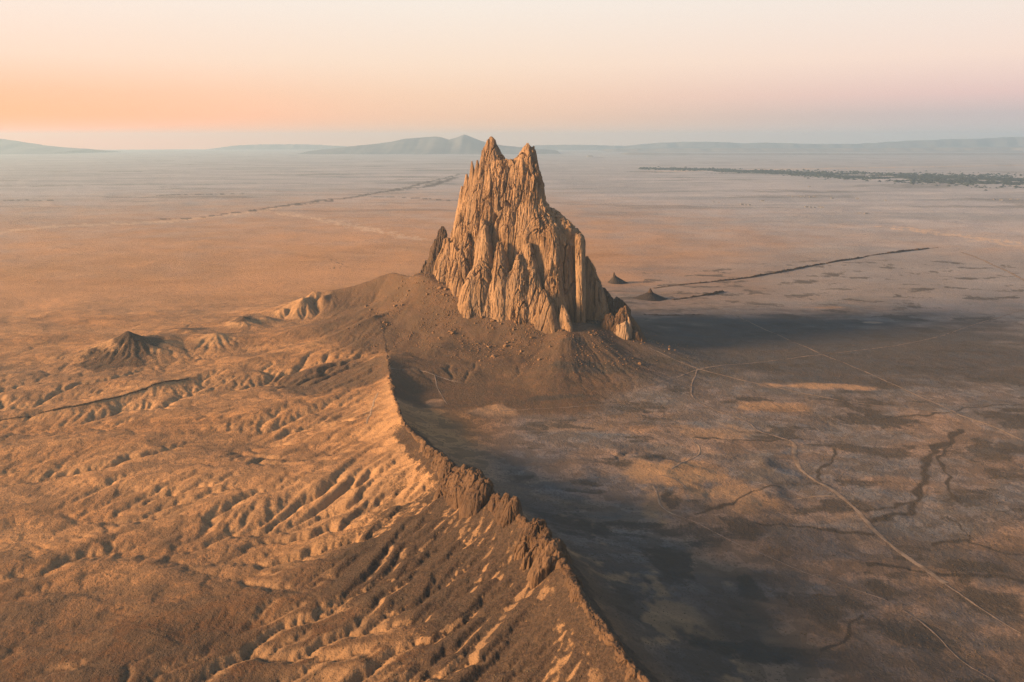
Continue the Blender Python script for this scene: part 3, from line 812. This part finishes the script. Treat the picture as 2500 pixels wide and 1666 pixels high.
# outlying crag at the right foot of the butte, and the dark spike row behind it
def free_mass(rows, y, T, ang=0.0, foot=-10):
    out = []
    for k, rw in enumerate(rows):
        v, ul, ur = rw[:3]
        x, z = PZ((ul + ur) / 2, v, y); W = (PZ(ur, v, y)[0] - PZ(ul, v, y)[0]) / 2
        th = rw[3] if len(rw) > 3 else T
        out.append((x, y, z, W, min(th, W * 1.2), ang))
    x, y, z, L, th, a = out[-1]; out.append((x, y, foot, L * 1.1, th * 1.1, a))
    return loft(out)
def thing(name, label, cat, group=None):
    o = bpy.data.objects.new(name, None); COL.objects.link(o); o['label'] = label; o['category'] = cat
    if group: o['group'] = group
    return o
def part(name, parent, lofts, mat, voxel, amp, flute=1.0):
    me = fuse(name, lofts, voxel); weather(me, amp, flute); me.materials.clear(); me.materials.append(mat)
    return link(name, me, parent)
t = thing('rock_outcrop', 'pale broken rock outcrop at the right foot of the great butte', 'outcrop')
part('pale_face', t, [free_mass([(737, 1434, 1440), (746, 1418, 1446), (768, 1404, 1450)], 1638, 10, -.6), free_mass([(728, 1443, 1447), (750, 1440, 1453), (772, 1434, 1458)], 1636, 7, .5)], M_PALE, 1.0, .8, .5)
part('dark_cap', t, [free_mass([(703, 1435, 1439), (714, 1426, 1444), (730, 1414, 1452), (752, 1404, 1466), (778, 1396, 1482)], 1656, 22, .3), free_mass([(722, 1396, 1406), (738, 1384, 1420), (760, 1372, 1432)], 1666, 18, .3),
     free_mass([(752, 1452, 1462), (764, 1446, 1472), (780, 1440, 1484)], 1640, 12, -.3)], M_DIKE, 1.0, 1.0, .6)
t = thing('rock_outcrop', 'low dark rock ridge stepping down behind the pale outcrop', 'outcrop')
part('crest', t, [free_mass([(682, 1415, 1421), (692, 1408, 1434), (712, 1400, 1452)], 1745, 10), free_mass([(662, 1380, 1392), (690, 1376, 1410), (715, 1370, 1420)], 1740, 16)], M_DARK, 1.2, .5)

def on_ground(u, v):
    x, y = G(u, v, 40)
    for _ in range(8): x, y = G(u, v, HGT(x, y))
    return x, y
for (u, v, w, h_), lb in [((1055, 742, 12, 14), 'small brown rock knob on the left front talus'), ((900, 700, 14, 12), 'small tan rock knob on the left spur of the talus'), ((1215, 775, 14, 16), 'brown rock knob on the talus under the middle buttresses')]:
    x, y = on_ground(u, v)
    t = thing('rock_outcrop', lb, 'outcrop')
    part('crest', t, [free_mass([(v - h_, u - w * .12, u + w * .12), (v - h_ * .6, u - w * .3, u + w * .28), (v, u - w * .5, u + w * .5)], y + 8, w * .5, .4), free_mass([(v - h_ * .5, u + w * .25, u + w * .4), (v, u + w * .1, u + w * .7)], y + 4, w * .35, -.3)], M_ROCK, 1.0, .9, .5)

# the two lone rock spires out on the right plain
def spire(u, v_top, v_base, ul, ur, label, lean):
    x, y = G(u, v_base, 0)
    z_top = PZ(u, v_top, y)[1]
    W = (PZ(ur, v_base, y)[0] - PZ(ul, v_base, y)[0]) / 2
    cx = PZ((ul + ur) / 2, v_base, y)[0]
    t = thing('rock_spire', label, 'rock spire')
    r = np.linspace(0, 1, 46)[:, None]; a = np.linspace(0, 2 * np.pi, 120, endpoint=False)[None, :]
    rr = r * W * 1.3 * (1 + .10 * np.sin(3 * a + lean))
    X = cx + (x - cx) * (1 - r) ** 1.5 + rr * np.cos(a); Y = y + rr * np.sin(a) * .8
    Zs = z_top * .70 * (1 - r) ** 1.35 * (1 + .14 * ridge(n2(a * 6 + 0 * r, r * 2 + 0 * a, 33))) - 3 * r
    Zs = Zs + height(X, Y, False) * r
    i = np.arange(46 * 120).reshape(46, 120)
    F = np.stack([i[:-1], np.roll(i, -1, 1)[:-1], np.roll(i, -1, 1)[1:], i[1:]], -1).reshape(-1, 4)
    link('talus_skirt', new_mesh('talus_skirt', np.stack([X + 0 * a, Y + 0 * a, Zs], -1).reshape(-1, 3), F[:, ::-1], M_SKIRT), t)
    h = z_top
    w = W * .16
    L = [(x, y, z_top, w * .25, w * .2, 0), (x + lean * w * .2, y, h * .85, w * .6, w * .5, 0), (x + lean * w * .4, y, h * .62, w * 1.1, w * .9, 0), (x + lean * w * .5, y, h * .3, w * 1.9, w * 1.4, 0), (x, y, -4, w * 2.2, w * 1.6, 0)]
    part('spire', t, [loft(L)], M_DARK, 1.0, .4, .7)
M_SKIRT = rock_mat('dark_talus', (.032, .028, .027), (.024, .021, .021), (.05, .042, .037), .4)
spire(1493, 663, 692, 1455, 1532, 'steep dark rock spire with a wide skirt, the nearer one on the right plain', .4)
spire(1410, 626, 652, 1397, 1442, 'smaller dark rock spire farther out beside the great butte', .8)

# ------------------------------------------------------------------ dikes
def along(P, step):
    seg = np.linalg.norm(np.diff(P[:, :2], axis=0), axis=1); S = np.concatenate([[0], np.cumsum(seg)])
    s = np.arange(0, S[-1], step)
    return np.stack([np.interp(s, S, P[:, k]) for k in range(P.shape[1])], -1), s
def wall(name, P, hfun, tfun, parent, mat, voxel, amp, step=6.0):
    Q, s = along(P, step)
    tang = np.gradient(Q[:, :2], axis=0); tang /= np.linalg.norm(tang, axis=1)[:, None]
    gz = height(Q[:, 0], Q[:, 1], False)
    hh = hfun(s, Q); th = tfun(s, Q)
    V = []; F = []
    for k in range(len(Q)):
        nx, ny = -tang[k, 1], tang[k, 0]
        x, y, z = Q[k, 0], Q[k, 1], gz[k]
        for dt, dz in ((-1.9, -9), (-1.0, hh[k] * .30), (-.45, hh[k] * .85), (.0, hh[k]), (.45, hh[k] * .85), (1.0, hh[k] * .30), (1.9, -9)):
            V.append((x + nx * th[k] * dt, y + ny * th[k] * dt, z + dz))
    for k in range(len(Q) - 1):
        for j in range(7):
            a, b = k * 7 + j, k * 7 + (j + 1) % 7
            F.append((a, b, b + 7, a + 7))
    F.append(tuple(range(7))[::-1]); F.append(tuple(range((len(Q) - 1) * 7, len(Q) * 7)))
    me = fuse(name, [(V, F)], voxel); weather(me, amp, .6); me.materials.clear(); me.materials.append(mat)
    return link(name, me, parent)
dk = thing('rock_dike', 'long narrow dike of brown rock running from the foreground up to the butte', 'rock dike')
DS = np.concatenate([[0], np.cumsum(np.linalg.norm(np.diff(DIKE[:, :2], axis=0), axis=1))])
def s_of(u, v):                              # distance along the dike of the crest point seen nearest
    i = np.argmin([abs(v - vv) for vv in DV]); return DS[i]
DV = [826, 868, 905, 935, 958, 985, 1024, 1055, 1085, 1112, 1150, 1192, 1225, 1270, 1330, 1400, 1478, 1556]
def v_to_s(v): return float(np.interp(v, DV, DS[:len(DV)]))
def hmain(s, Q):
    b = 3.0 + 3.0 * sstep(v_to_s(905), v_to_s(985), s)
    b = b * .22 + n2(s / 45, s * 0, 91) * 2.6 + n2(s / 11, s * 0, 92) * 1.6
    return np.maximum(b, .4)
wall('ridge_wall', DIKE, hmain, lambda s, Q: 2.0 + 1.6 * sstep(v_to_s(935), v_to_s(1055), s) + n2(s / 30, s * 0, 93) * 1.2, dk, M_DIKE, 1.0, .42)
def crag(v0, v1, extra, thick, side, seedk, n=3):
    s0, s1 = v_to_s(v0), v_to_s(v1)
    Lf = []
    rg = random.Random(seedk)
    for k in range(n):
        q = (k + rg.uniform(.2, .8)) / n
        s = s0 + (s1 - s0) * q
        x = np.interp(s, DS, DIKE[:, 0]); y = np.interp(s, DS, DIKE[:, 1])
        x2 = np.interp(s + 4, DS, DIKE[:, 0]); y2 = np.interp(s + 4, DS, DIKE[:, 1])
        a = math.atan2(y2 - y, x2 - x)
        off = side * thick * rg.uniform(.25, .75)
        cx = x - math.sin(a) * off; cy = y + math.cos(a) * off
        zt = HGT(x, y) + extra * rg.uniform(.35, 1.15)
        zb = HGT(cx - math.sin(a) * off * .7, cy + math.cos(a) * off * .7) - 6
        L = (s1 - s0) / n * rg.uniform(.5, 1.0); T = thick * rg.uniform(.7, 1.1); a += rg.uniform(-.35, .35)
        tx, ty = (x - cx) * .8, (y - cy) * .8            # the crown leans back onto the crest
        Lf.append(loft([(cx + tx, cy + ty, zt, L * .22, T * .18, a), (cx + tx * .8, cy + ty * .8, zt - (zt - zb) * .12, L * .55, T * .42, a), (cx + tx * .3, cy + ty * .3, zt - (zt - zb) * .45, L * .8, T * .75, a + .1),
                        (cx, cy, zb + 2, L * 1.0, T * 1.0, a), (cx, cy, zb - 10, L * 1.1, T * 1.1, a)], 18))
    me = fuse('crag', Lf, .95); weather(me, .8, .32); me.materials.clear(); me.materials.append(M_DIKE)
    return link('crag', me, dk)
crag(1000, 1030, 4, 7, -1, 1, 3); crag(1032, 1064, 6, 11, -1, 11, 3); crag(1062, 1100, 15, 23, -1, 2, 3); crag(1094, 1126, 15, 22, -1, 12, 2)
crag(1130, 1158, 9, 9, -1, 3, 2); crag(1150, 1180, 19, 13, -1, 13, 2); crag(1186, 1204, 6, 7, -1, 4, 2)
crag(1204, 1238, 13, 17, -1, 5, 3); crag(1236, 1276, 10, 22, -1, 15, 3); crag(1284, 1320, 3.5, 7, 1, 6, 2); crag(1345, 1385, 3, 6, -1, 7, 2); crag(1420, 1460, 3.5, 8, 1, 8, 2); crag(1490, 1540, 3, 7, -1, 18, 2)
crag(935, 962, 3.5, 5, -1, 9, 3); crag(862, 880, 2, 3, 0, 10, 2)
t = thing('rock_dike', 'far thin dark dike wall crossing the right plain behind the spires', 'rock dike')
FD = path([(1500, 664, 0), (1560, 657, 0), (1620, 650, 0), (1680, 643, 0), (1730, 637, 0), (1800, 625, 0), (1850, 616, 0), (1900, 607, 0), (1950, 599, 0), (2000, 590, 0), (2070, 579, 0), (2130, 572, 0), (2200, 565, 0)])
wall('ridge_wall', FD, lambda s, Q: np.maximum(1.5, 7 * sstep(0, 500, s) * sstep(s.max(), s.max() * .72, s) + n2(s / 90, s * 0, 95) * 4 + n2(s / 22, s * 0, 96) * 2.5), lambda s, Q: 4.5 + n2(s / 90, s * 0, 97) * 1.5, t, M_DIKE, 2.4, .5, 16)
t = thing('rock_dike', 'short dark dike just right of the nearer rock spire', 'rock dike')
FD2 = path([(1545, 693, 0), (1580, 688, 0), (1610, 683, 0), (1640, 678, 0), (1662, 672, 0)])
wall('ridge_wall', FD2, lambda s, Q: np.maximum(1.0, 3 + 4 * sstep(0, s.max(), s) + n2(s / 30, s * 0, 98) * 3), lambda s, Q: 4 + 0 * s, t, M_DIKE, 2.2, .5, 10)
t = thing('rock_dike', 'low line of dark rocks on the dark plain right of the pale outcrop', 'rock dike')
FD3 = path([(1478, 733, 0), (1520, 733, 0), (1560, 732, 0), (1600, 730, 0), (1625, 730, 0)])
wall('ridge_wall', FD3, lambda s, Q: np.maximum(.6, 1.8 + n2(s / 12, s * 0, 99) * 2.0), lambda s, Q: 2.4 + 0 * s, t, M_DARK, 1.0, .3, 5)
t = thing('rock_dike', 'low dark scarp dike crossing the left plain from the frame edge', 'rock dike')
wall('ridge_wall', SCARP[:7], lambda s, Q: np.maximum(.6, 1.6 + n2(s / 18, s * 0, 101) * 1.4), lambda s, Q: 1.8 + 0 * s, t, M_DIKE, 1.2, .25, 6)
print('dikes done', round(time.time() - T0, 1))

# ------------------------------------------------------------------ dirt tracks
def track_mat(name, a, b, keep):
    m = Mat(name)
    n = m.t.nodes.new('ShaderNodeAttribute'); n.attribute_name = 'across'
    edge = m.math('SUBTRACT', 1.0, m.rng(m.math('ADD', n.outputs['Fac'], m.math('MULTIPLY', m.math('SUBTRACT', m.noise(.35, 4), .5), .9)), .45, 1.0))
    worn = m.rng(m.noise(.03, 5, .65), keep - .16, keep + .12, .45, 1.0)
    al = m.math('MULTIPLY', edge, worn)
    m.lk(al, m.b.inputs['Alpha'])
    return m.done(m.mix(m.rng(m.noise(.08, 4), .4, .6), a, b))
M_TRACK = track_mat('pale_dust', (.30, .23, .17), (.235, .18, .135), .42)
M_TRACKD = track_mat('grey_dust', (.27, .21, .165), (.22, .175, .14), .46)
TRACKS = [
    ([(1590, 690), (1640, 705), (1700, 730), (1790, 770), (1880, 812), (2000, 860), (2100, 905), (2200, 950)], 3.0, 0),
    ([(2200, 952), (2270, 975), (2353, 1013), (2420, 1045)], 5.0, 1),
    ([(1475, 802), (1540, 828), (1600, 850), (1690, 872), (1780, 890), (1900, 917), (2050, 936), (2190, 950)], 2.8, 0),
    ([(1460, 900), (1530, 876), (1600, 851), (1750, 833), (1890, 815), (2000, 803), (2100, 788), (2180, 768), (2240, 745), (2353, 712)], 2.6, 0),
    ([(1603, 852), (1590, 880), (1586, 912), (1640, 943), (1720, 968), (1738, 990), (1780, 1002), (1815, 1012)], 2.8, 0),
    ([(1815, 1012), (1828, 1022), (1826, 1045), (1835, 1078), (1880, 1108), (1945, 1148), (1985, 1195), (2030, 1240), (2090, 1285), (2140, 1320), (2172, 1342)], 6.0, 1),
    ([(2172, 1342), (2250, 1395), (2353, 1460)], 2.0, 0),
    ([(1150, 945), (1250, 940), (1350, 934), (1480, 921), (1588, 914)], 2.0, 0),
    ([(1560, 1185), (1640, 1222), (1700, 1255), (1740, 1270), (1850, 1318), (1960, 1352), (2070, 1395), (2150, 1455), (2200, 1515), (2290, 1568)], 1.7, 0),
    ([(895, 850), (950, 862), (1000, 872), (1060, 880)], 2.0, 0), ([(1000, 872), (1010, 905), (1030, 930)], 2.0, 0),
    ([(1590, 1015), (1611, 1030), (1610, 1045), (1580, 1057), (1540, 1080)], 2.5, 1),
    ([(1500, 1118), (1512, 1135), (1512, 1158), (1540, 1180), (1580, 1195)], 3.0, 1), ([(1515, 1092), (1560, 1105), (1580, 1125)], 3.0, 1),
    ([(1920, 1140), (1860, 1142), (1800, 1148)], 2.2, 1),
    ([(2210, 580), (2290, 612), (2353, 645), (2420, 675)], 9.0, 1), ([(868, 905), (856, 930), (850, 958), (842, 975)], 2.6, 1)]
for k, (pts, w, kind) in enumerate(TRACKS):
    P = np.array([(*G(u, v, 0), 0) for u, v in pts])
    for _ in range(2):                       # settle the plan on the real ground height
        for j, (u, v) in enumerate(pts):
            zz_ = HGT(P[j, 0], P[j, 1]); P[j, :2] = G(u, v, zz_)
    for _ in range(2):                       # round the corners
        Q = [P[0]]
        for a, b in zip(P[:-1], P[1:]): Q += [a * .75 + b * .25, a * .25 + b * .75]
        Q.append(P[-1]); P = np.array(Q)
    Q, s = along(P, 4.0)
    Q[:, 0] += n2(s / 40, s * 0, 110 + k) * 2.0; Q[:, 1] += n2(s / 40, s * 0, 130 + k) * 2.0
    tg = np.gradient(Q[:, :2], axis=0); tg /= np.linalg.norm(tg, axis=1)[:, None] + 1e-9
    ww = w * 1.5 * (1 + .5 * n2(s / 25, s * 0, 150 + k))
    V = []
    for t_ in (-.5, -.17, .17, .5):
        X = Q[:, 0] - tg[:, 1] * ww * t_; Y = Q[:, 1] + tg[:, 0] * ww * t_
        V.append(np.stack([X, Y, height(X, Y) + (.45 if abs(t_) < .3 else .12)], -1))
    V = np.stack(V, 1)
    me = new_mesh('dirt_track', V.reshape(-1, 3), grid_faces(len(Q), 4), M_TRACK if kind else M_TRACKD)
    at = me.attributes.new('across', 'FLOAT', 'POINT')
    at.data.foreach_set('value', np.tile(np.array([1.0, .34, .34, 1.0], np.float32), len(Q)))
    link('dirt_track', me, kind='structure')

# ------------------------------------------------------------------ boulders and scree on the talus
def stone(seed):
    rg = np.random.default_rng(seed)
    import bmesh
    bm = bmesh.new(); bmesh.ops.create_icosphere(bm, subdivisions=2, radius=1.0)
    v = np.array([p.co[:] for p in bm.verts]); f = [[q.index for q in fc.verts] for fc in bm.faces]; bm.free()
    for _ in range(9):                       # hew flat faces
        n = rg.normal(size=3); n /= np.linalg.norm(n); d = rg.uniform(.55, .85)
        k = v @ n; v = v - np.clip(k - d, 0, None)[:, None] * n
    v *= rg.uniform(.7, 1.25, 3)
    return v, np.array(f)
STONES = [stone(s) for s in range(7)]
M_BOULDER = rock_mat('boulder_rock', (.21, .125, .068), (.09, .06, .038), (.27, .165, .09), .4)
SM = [new_mesh('boulder', v, f, M_BOULDER, False) for v, f in STONES]
rg = np.random.default_rng(5)
def talus_spots(n, dmin, dmax, power=1.0, a0=None):
    out = []
    while len(out) < n:
        ta = rg.random(); base = RL + (RR - RL) * ta
        d = 62 + dmin + (dmax - dmin) * rg.random() ** power
        a = rg.uniform(-.95, .95) * math.pi / 2 * 1.35 + math.atan2(NF[1], NF[0])
        x, y = base + np.array([math.cos(a), math.sin(a)]) * d
        if n2(np.array([x / 46]), np.array([y / 46]), 66)[0] < -.08 + .3 * (rg.random() - .5): continue
        out.append((x, y))
    return out
for k, (x, y) in enumerate(talus_spots(230, 8, 210, 1.0)):
    s = 1.8 + 3.6 * rg.random() ** 2.4
    pu = (x / y * FPX + 1250) / K
    where = ('on the far left talus under the dark crag' if pu < 1000 else 'on the left talus below the paler buttresses' if pu < 1120 else 'on the front talus below the middle buttresses' if pu < 1240
             else 'on the front right talus below the tall pillar' if pu < 1370 else 'on the right talus beside the pale outcrop')
    size = 'big' if s > 3.4 else 'mid sized' if s > 2.3 else 'small'
    o = link('boulder', SM[k % 7], label=size + ' tan angular boulder ' + where, cat='boulder', group='boulders strewn over the talus slope')
    o.location = (x, y, HGT(x, y) + s * .3); o.scale = (s, s * rg.uniform(.8, 1.2), s * rg.uniform(.7, 1.0)); o.rotation_euler = (rg.uniform(-.4, .4), rg.uniform(-.4, .4), rg.uniform(0, 6.28))
V = []; F = []; off = 0
lo_v, lo_f = None, None
import bmesh
bm = bmesh.new(); bmesh.ops.create_icosphere(bm, subdivisions=1, radius=1.0)
ico = np.array([p.co[:] for p in bm.verts]); icf = np.array([[q.index for q in fc.verts] for fc in bm.faces]); bm.free()
oct_v = np.array([(1, 0, 0), (0, 1, 0), (-1, 0, 0), (0, -1, 0), (0, 0, 1), (0, 0, -1)], float)
oct_f = np.array([(0, 1, 4), (1, 2, 4), (2, 3, 4), (3, 0, 4), (1, 0, 5), (2, 1, 5), (3, 2, 5), (0, 3, 5)])
def scatter(spots, sizes, flat=.7, sink=.25, ico=ico, icf=icf):
    V = []; F = []
    P = np.array(spots); z = height(P[:, 0], P[:, 1])
    for k in range(len(P)):
        v = ico * (sizes[k] * rg.uniform(.7, 1.2, (len(ico), 1))); v[:, 2] *= flat
        V.append(v + (P[k, 0], P[k, 1], z[k] + sizes[k] * sink)); F.append(icf + k * len(ico))
    return np.vstack(V), np.vstack(F)
sp_ = talus_spots(4200, 2, 230, 1.3)
v, f = scatter(sp_, .7 + 1.3 * rg.random(len(sp_)) ** 2)
link('scree', new_mesh('scree', v, f, M_BOULDER, False), kind='stuff', label='loose brown scree scattered over the talus slope', cat='scree')

# low desert brush over the near ground
M_BRUSH = Mat('brush'); M_BRUSH = M_BRUSH.done(M_BRUSH.mix(M_BRUSH.rng(M_BRUSH.noise(.2, 2), .4, .6), (.10, .080, .052), (.13, .10, .062)))
bx = []
while len(bx) < 26000:
    a = rg.uniform(R(-35), R(35)); r = 540 + 1100 * rg.random() ** 1.25
    x, y = r * math.sin(a), r * math.cos(a); bx.append((x, y))
bx = np.array(bx); keep = n2(bx[:, 0] / 50, bx[:, 1] / 50, 77) + .5 * n2(bx[:, 0] / 15, bx[:, 1] / 15, 78) > rg.uniform(-.6, .6, len(bx))
bx = bx[keep]
v, f = scatter(bx, .38 + .62 * rg.random(len(bx)) ** 2.5, .8, .2, oct_v, oct_f)
link('desert_scrub', new_mesh('desert_scrub', v, f, M_BRUSH, False), kind='stuff', label='low dark desert brush dotted over the near ground', cat='scrub')

# ------------------------------------------------------------------ far country: woodland along the river, houses, mesas, mountains
M_TREE = Mat('cottonwood'); M_TREE = M_TREE.done(M_TREE.mix(M_TREE.rng(M_TREE.noise(.01, 2), .4, .6), (.020, .032, .036), (.030, .042, .042)))
W_ = []
P1 = [(1480, 388), (1600, 390), (1760, 396), (1900, 402), (2050, 408), (2200, 413), (2420, 420)]
while len(W_) < 11000:
    u = rg.uniform(1470, 2430); vv = np.interp(u, [p[0] for p in P1], [p[1] for p in P1])
    wdt = np.interp(u, [1470, 1750, 2000, 2430], [2.0, 3.2, 8, 12.5])
    v_ = vv + rg.normal() * wdt * .55
    x, y = G(u, v_, 0)
    if n2(np.array([x / 900]), np.array([y / 600]), 88)[0] + .5 * n2(np.array([x / 260]), np.array([y / 170]), 89)[0] < -.32: continue
    W_.append((x, y))
v, f = scatter(W_, 10 + 22 * rg.random(len(W_)) ** 2, .45, .1, oct_v, oct_f)
link('river_woodland', new_mesh('river_woodland', v, f, M_TREE, True), kind='stuff', label='dark band of far cottonwood trees along the river on the right', cat='woodland')

M_WALL = Mat('pale_wall'); M_WALL = M_WALL.done(M_WALL.mix(M_WALL.noise(.1, 1), (.24, .24, .235), (.20, .20, .195)))
M_ROOF = Mat('grey_roof'); M_ROOF = M_ROOF.done(M_ROOF.mix(M_ROOF.noise(.1, 1), (.24, .23, .22), (.2, .19, .18)))
def prism(w, d, h0, h1):
    v = [(-w, -d, h0), (w, -d, h0), (w, d, h0), (-w, d, h0), (-w, 0, h1), (w, 0, h1)]
    return v
wall_me = bpy.data.meshes.new('wall')
wall_me.from_pydata([(-9, -5, -2), (9, -5, -2), (9, 5, -2), (-9, 5, -2), (-9, -5, 3.2), (9, -5, 3.2), (9, 5, 3.2), (-9, 5, 3.2)], [], [(0, 1, 5, 4), (1, 2, 6, 5), (2, 3, 7, 6), (3, 0, 4, 7), (4, 5, 6, 7)])
wall_me.materials.append(M_WALL)
roof_me = bpy.data.meshes.new('roof')
roof_me.from_pydata(prism(9.8, 5.8, 3.25, 6.2), [], [(0, 1, 5, 4), (2, 3, 4, 5), (1, 2, 5), (3, 0, 4), (0, 3, 2, 1)])
roof_me.materials.append(M_ROOF)
hs = [(1812, 451), (1822, 452), (1834, 451.5), (1841, 453), (1850, 452), (1862, 454), (1872, 453), (1853, 477), (1862, 477.5), (1871, 478), (1882, 477), (1889, 479), (1640, 465), (1652, 466), (1705, 470), (1714, 471), (1722, 472),
      (1752, 464), (1912, 457), (1970, 458), (2035, 462), (2285, 460), (2300, 461), (2322, 459), (1860, 430), (2340, 459), (1975, 491), (1990, 492)]
for k, (u, v_) in enumerate(hs):
    x, y = G(u, v_, 0)
    where = ('in the leftmost far cluster just right of the butte' if u < 1765 else 'in the upper row of the middle far cluster' if v_ < 456 and u < 1880 else 'in the lower row of the middle far cluster' if 470 < v_ < 482
             else 'at the far right edge below the woodland' if u > 2200 else 'standing apart on the plain below the far woodland')
    o = thing('house', 'tiny pale grey-roofed house ' + where, 'house', 'far houses scattered over the right plain')
    s = rg.uniform(.8, 1.3)
    o.location = (x, y, HGT(x, y)); o.rotation_euler = (0, 0, rg.uniform(-.5, .5)); o.scale = (s, s, s)
    link('wall', wall_me, o); link('roof', roof_me, o)

M_MTN = Mat('hazed_forest'); M_MTN = M_MTN.done(M_MTN.mix(M_MTN.rng(M_MTN.noise(.0012, 5), .4, .6), (.07, .08, .10), (.11, .12, .135)))  # forest tone with bluish distance haze mixed into it
M_MESA = Mat('mesa_rock'); M_MESA = M_MESA.done(M_MESA.mix(M_MESA.rng(M_MESA.noise(.002, 5, .6, (1, 1, 8)), .4, .6), (.17, .165, .165), (.24, .225, .215)))
def range_(name, pts, y, mat, cliff=False, depth=3000.0, rough=1.0):
    us = np.linspace(pts[0][0], pts[-1][0], 220); vs = np.interp(us, [p[0] for p in pts], [p[1] for p in pts])
    X = []; Zc = []
    for u, v_ in zip(us, vs):
        x, z = PZ(u, v_, y); X.append(x); Zc.append(max(z, 0))
    X = np.array(X); Zc = np.array(Zc)
    if cliff: prof = [(-1.0, 0), (-.45, .25), (-.30, .42), (-.26, .80), (-.2, .85), (-.16, 1.0), (.6, .97), (1.0, 0)]
    else: prof = [(-1, 0), (-.8, .12), (-.6, .28), (-.42, .48), (-.27, .68), (-.13, .87), (0, 1.0), (.15, .85), (.5, .4), (1, 0)]
    rows = []
    for dy, k in prof:
        yy = y + dy * depth + n2(X / 900, X * 0 + dy, 120) * depth * .16 * (0 if abs(dy) < .01 else 1) + n2(X / 300, X * 0 + dy * .3, 121) * depth * .07 * (0 if abs(dy) < .01 else 1)
        z = Zc * k * (1 + rough * .10 * n2(X / 500, X * 0 + dy * 3, 122) * (0 if k > .97 else 1)) + (n2(X / 250, X * 0, 123) * 10 * rough * k)
        rows.append(np.stack([X, yy, z - (4 if k == 0 else 0)], -1))
    V = np.stack(rows, 0)
    me = new_mesh(name, V.reshape(-1, 3), grid_faces(len(prof), len(us)), mat)
    return link(name, me, kind='structure')
range_('mountain', [(720, 346), (760, 342), (820, 335), (860, 331), (900, 326), (930, 319), (960, 317), (1000, 314), (1015, 316), (1032, 321), (1050, 316), (1067, 309), (1085, 316), (1108, 325), (1150, 334), (1230, 342), (1280, 346)], 30000, M_MTN, rough=.45)
range_('mountain', [(-400, 300), (-150, 310), (0, 319), (40, 324), (80, 332), (140, 338), (200, 343)], 30000, M_MTN, rough=.45)
range_('mesa', [(480, 343), (540, 335), (600, 332), (700, 332), (780, 336), (840, 343)], 42000, M_MTN, True, 1200)
range_('mesa', [(1180, 340), (1240, 334), (1330, 333), (1440, 336), (1480, 332), (1530, 328), (1600, 326), (1660, 327), (1710, 330), (1760, 328), (1850, 331), (1990, 331), (2060, 327), (2140, 322), (2260, 319), (2353, 315), (2450, 314), (2600, 318)], 41000, M_MTN, True, 2200)
range_('mesa', [(1385, 347), (1410, 343), (1500, 342), (1700, 341), (1900, 342), (2200, 340), (2450, 339), (2700, 340)], 34000, M_MESA, True, 2500)
range_('mesa', [(1425, 360), (1440, 352), (1500, 352), (1640, 354), (1800, 353), (2000, 354), (2200, 353), (2450, 352), (2700, 353)], 26500, M_MESA, True, 1500)
range_('butte', [(1336, 366), (1346, 362), (1351, 357), (1360, 357), (1366, 362), (1376, 366)], 22500, M_MESA, False, 260)
print('far done', round(time.time() - T0, 1))

# ------------------------------------------------------------------ haze: one closed box of even air
hz = bpy.data.materials.new('air'); hz.use_nodes = True
ht_ = hz.node_tree; ht_.nodes.clear()
ho = ht_.nodes.new('ShaderNodeOutputMaterial'); hv = ht_.nodes.new('ShaderNodeVolumePrincipled')
hv.inputs['Color'].default_value = (.50, .76, 1.0, 1)
hv.inputs['Density'].default_value = 3.5e-5
hv.inputs['Anisotropy'].default_value = 0.3
ht_.links.new(hv.outputs[0], ho.inputs['Volume'])
zt = max(o.matrix_world.translation.z + max((c[2] for c in o.bound_box), default=0) for o in COL.objects if o.type == 'MESH') + 25
S = 46500.0
me = bpy.data.meshes.new('haze')
zb = -60.0
me.from_pydata([(-S, -S, zb), (S, -S, zb), (S, S, zb), (-S, S, zb), (-S, -S, zt), (S, -S, zt), (S, S, zt), (-S, S, zt)], [],
               [(3, 2, 1, 0), (4, 5, 6, 7), (0, 1, 5, 4), (1, 2, 6, 5), (2, 3, 7, 6), (3, 0, 4, 7)])
me.materials.append(hz)
link('haze', me, kind='stuff', label='pale bluish evening haze over the whole plain', cat='haze')
deps_tris = sum(len(o.data.loop_triangles) or sum(max(0, p.loop_total - 2) for p in o.data.polygons) if len(o.data.polygons) < 3000 else 2 * len(o.data.polygons) for o in COL.objects if o.type == 'MESH')
print('triangles about', deps_tris)
print('haze top', zt, 'total', round(time.time() - T0, 1))
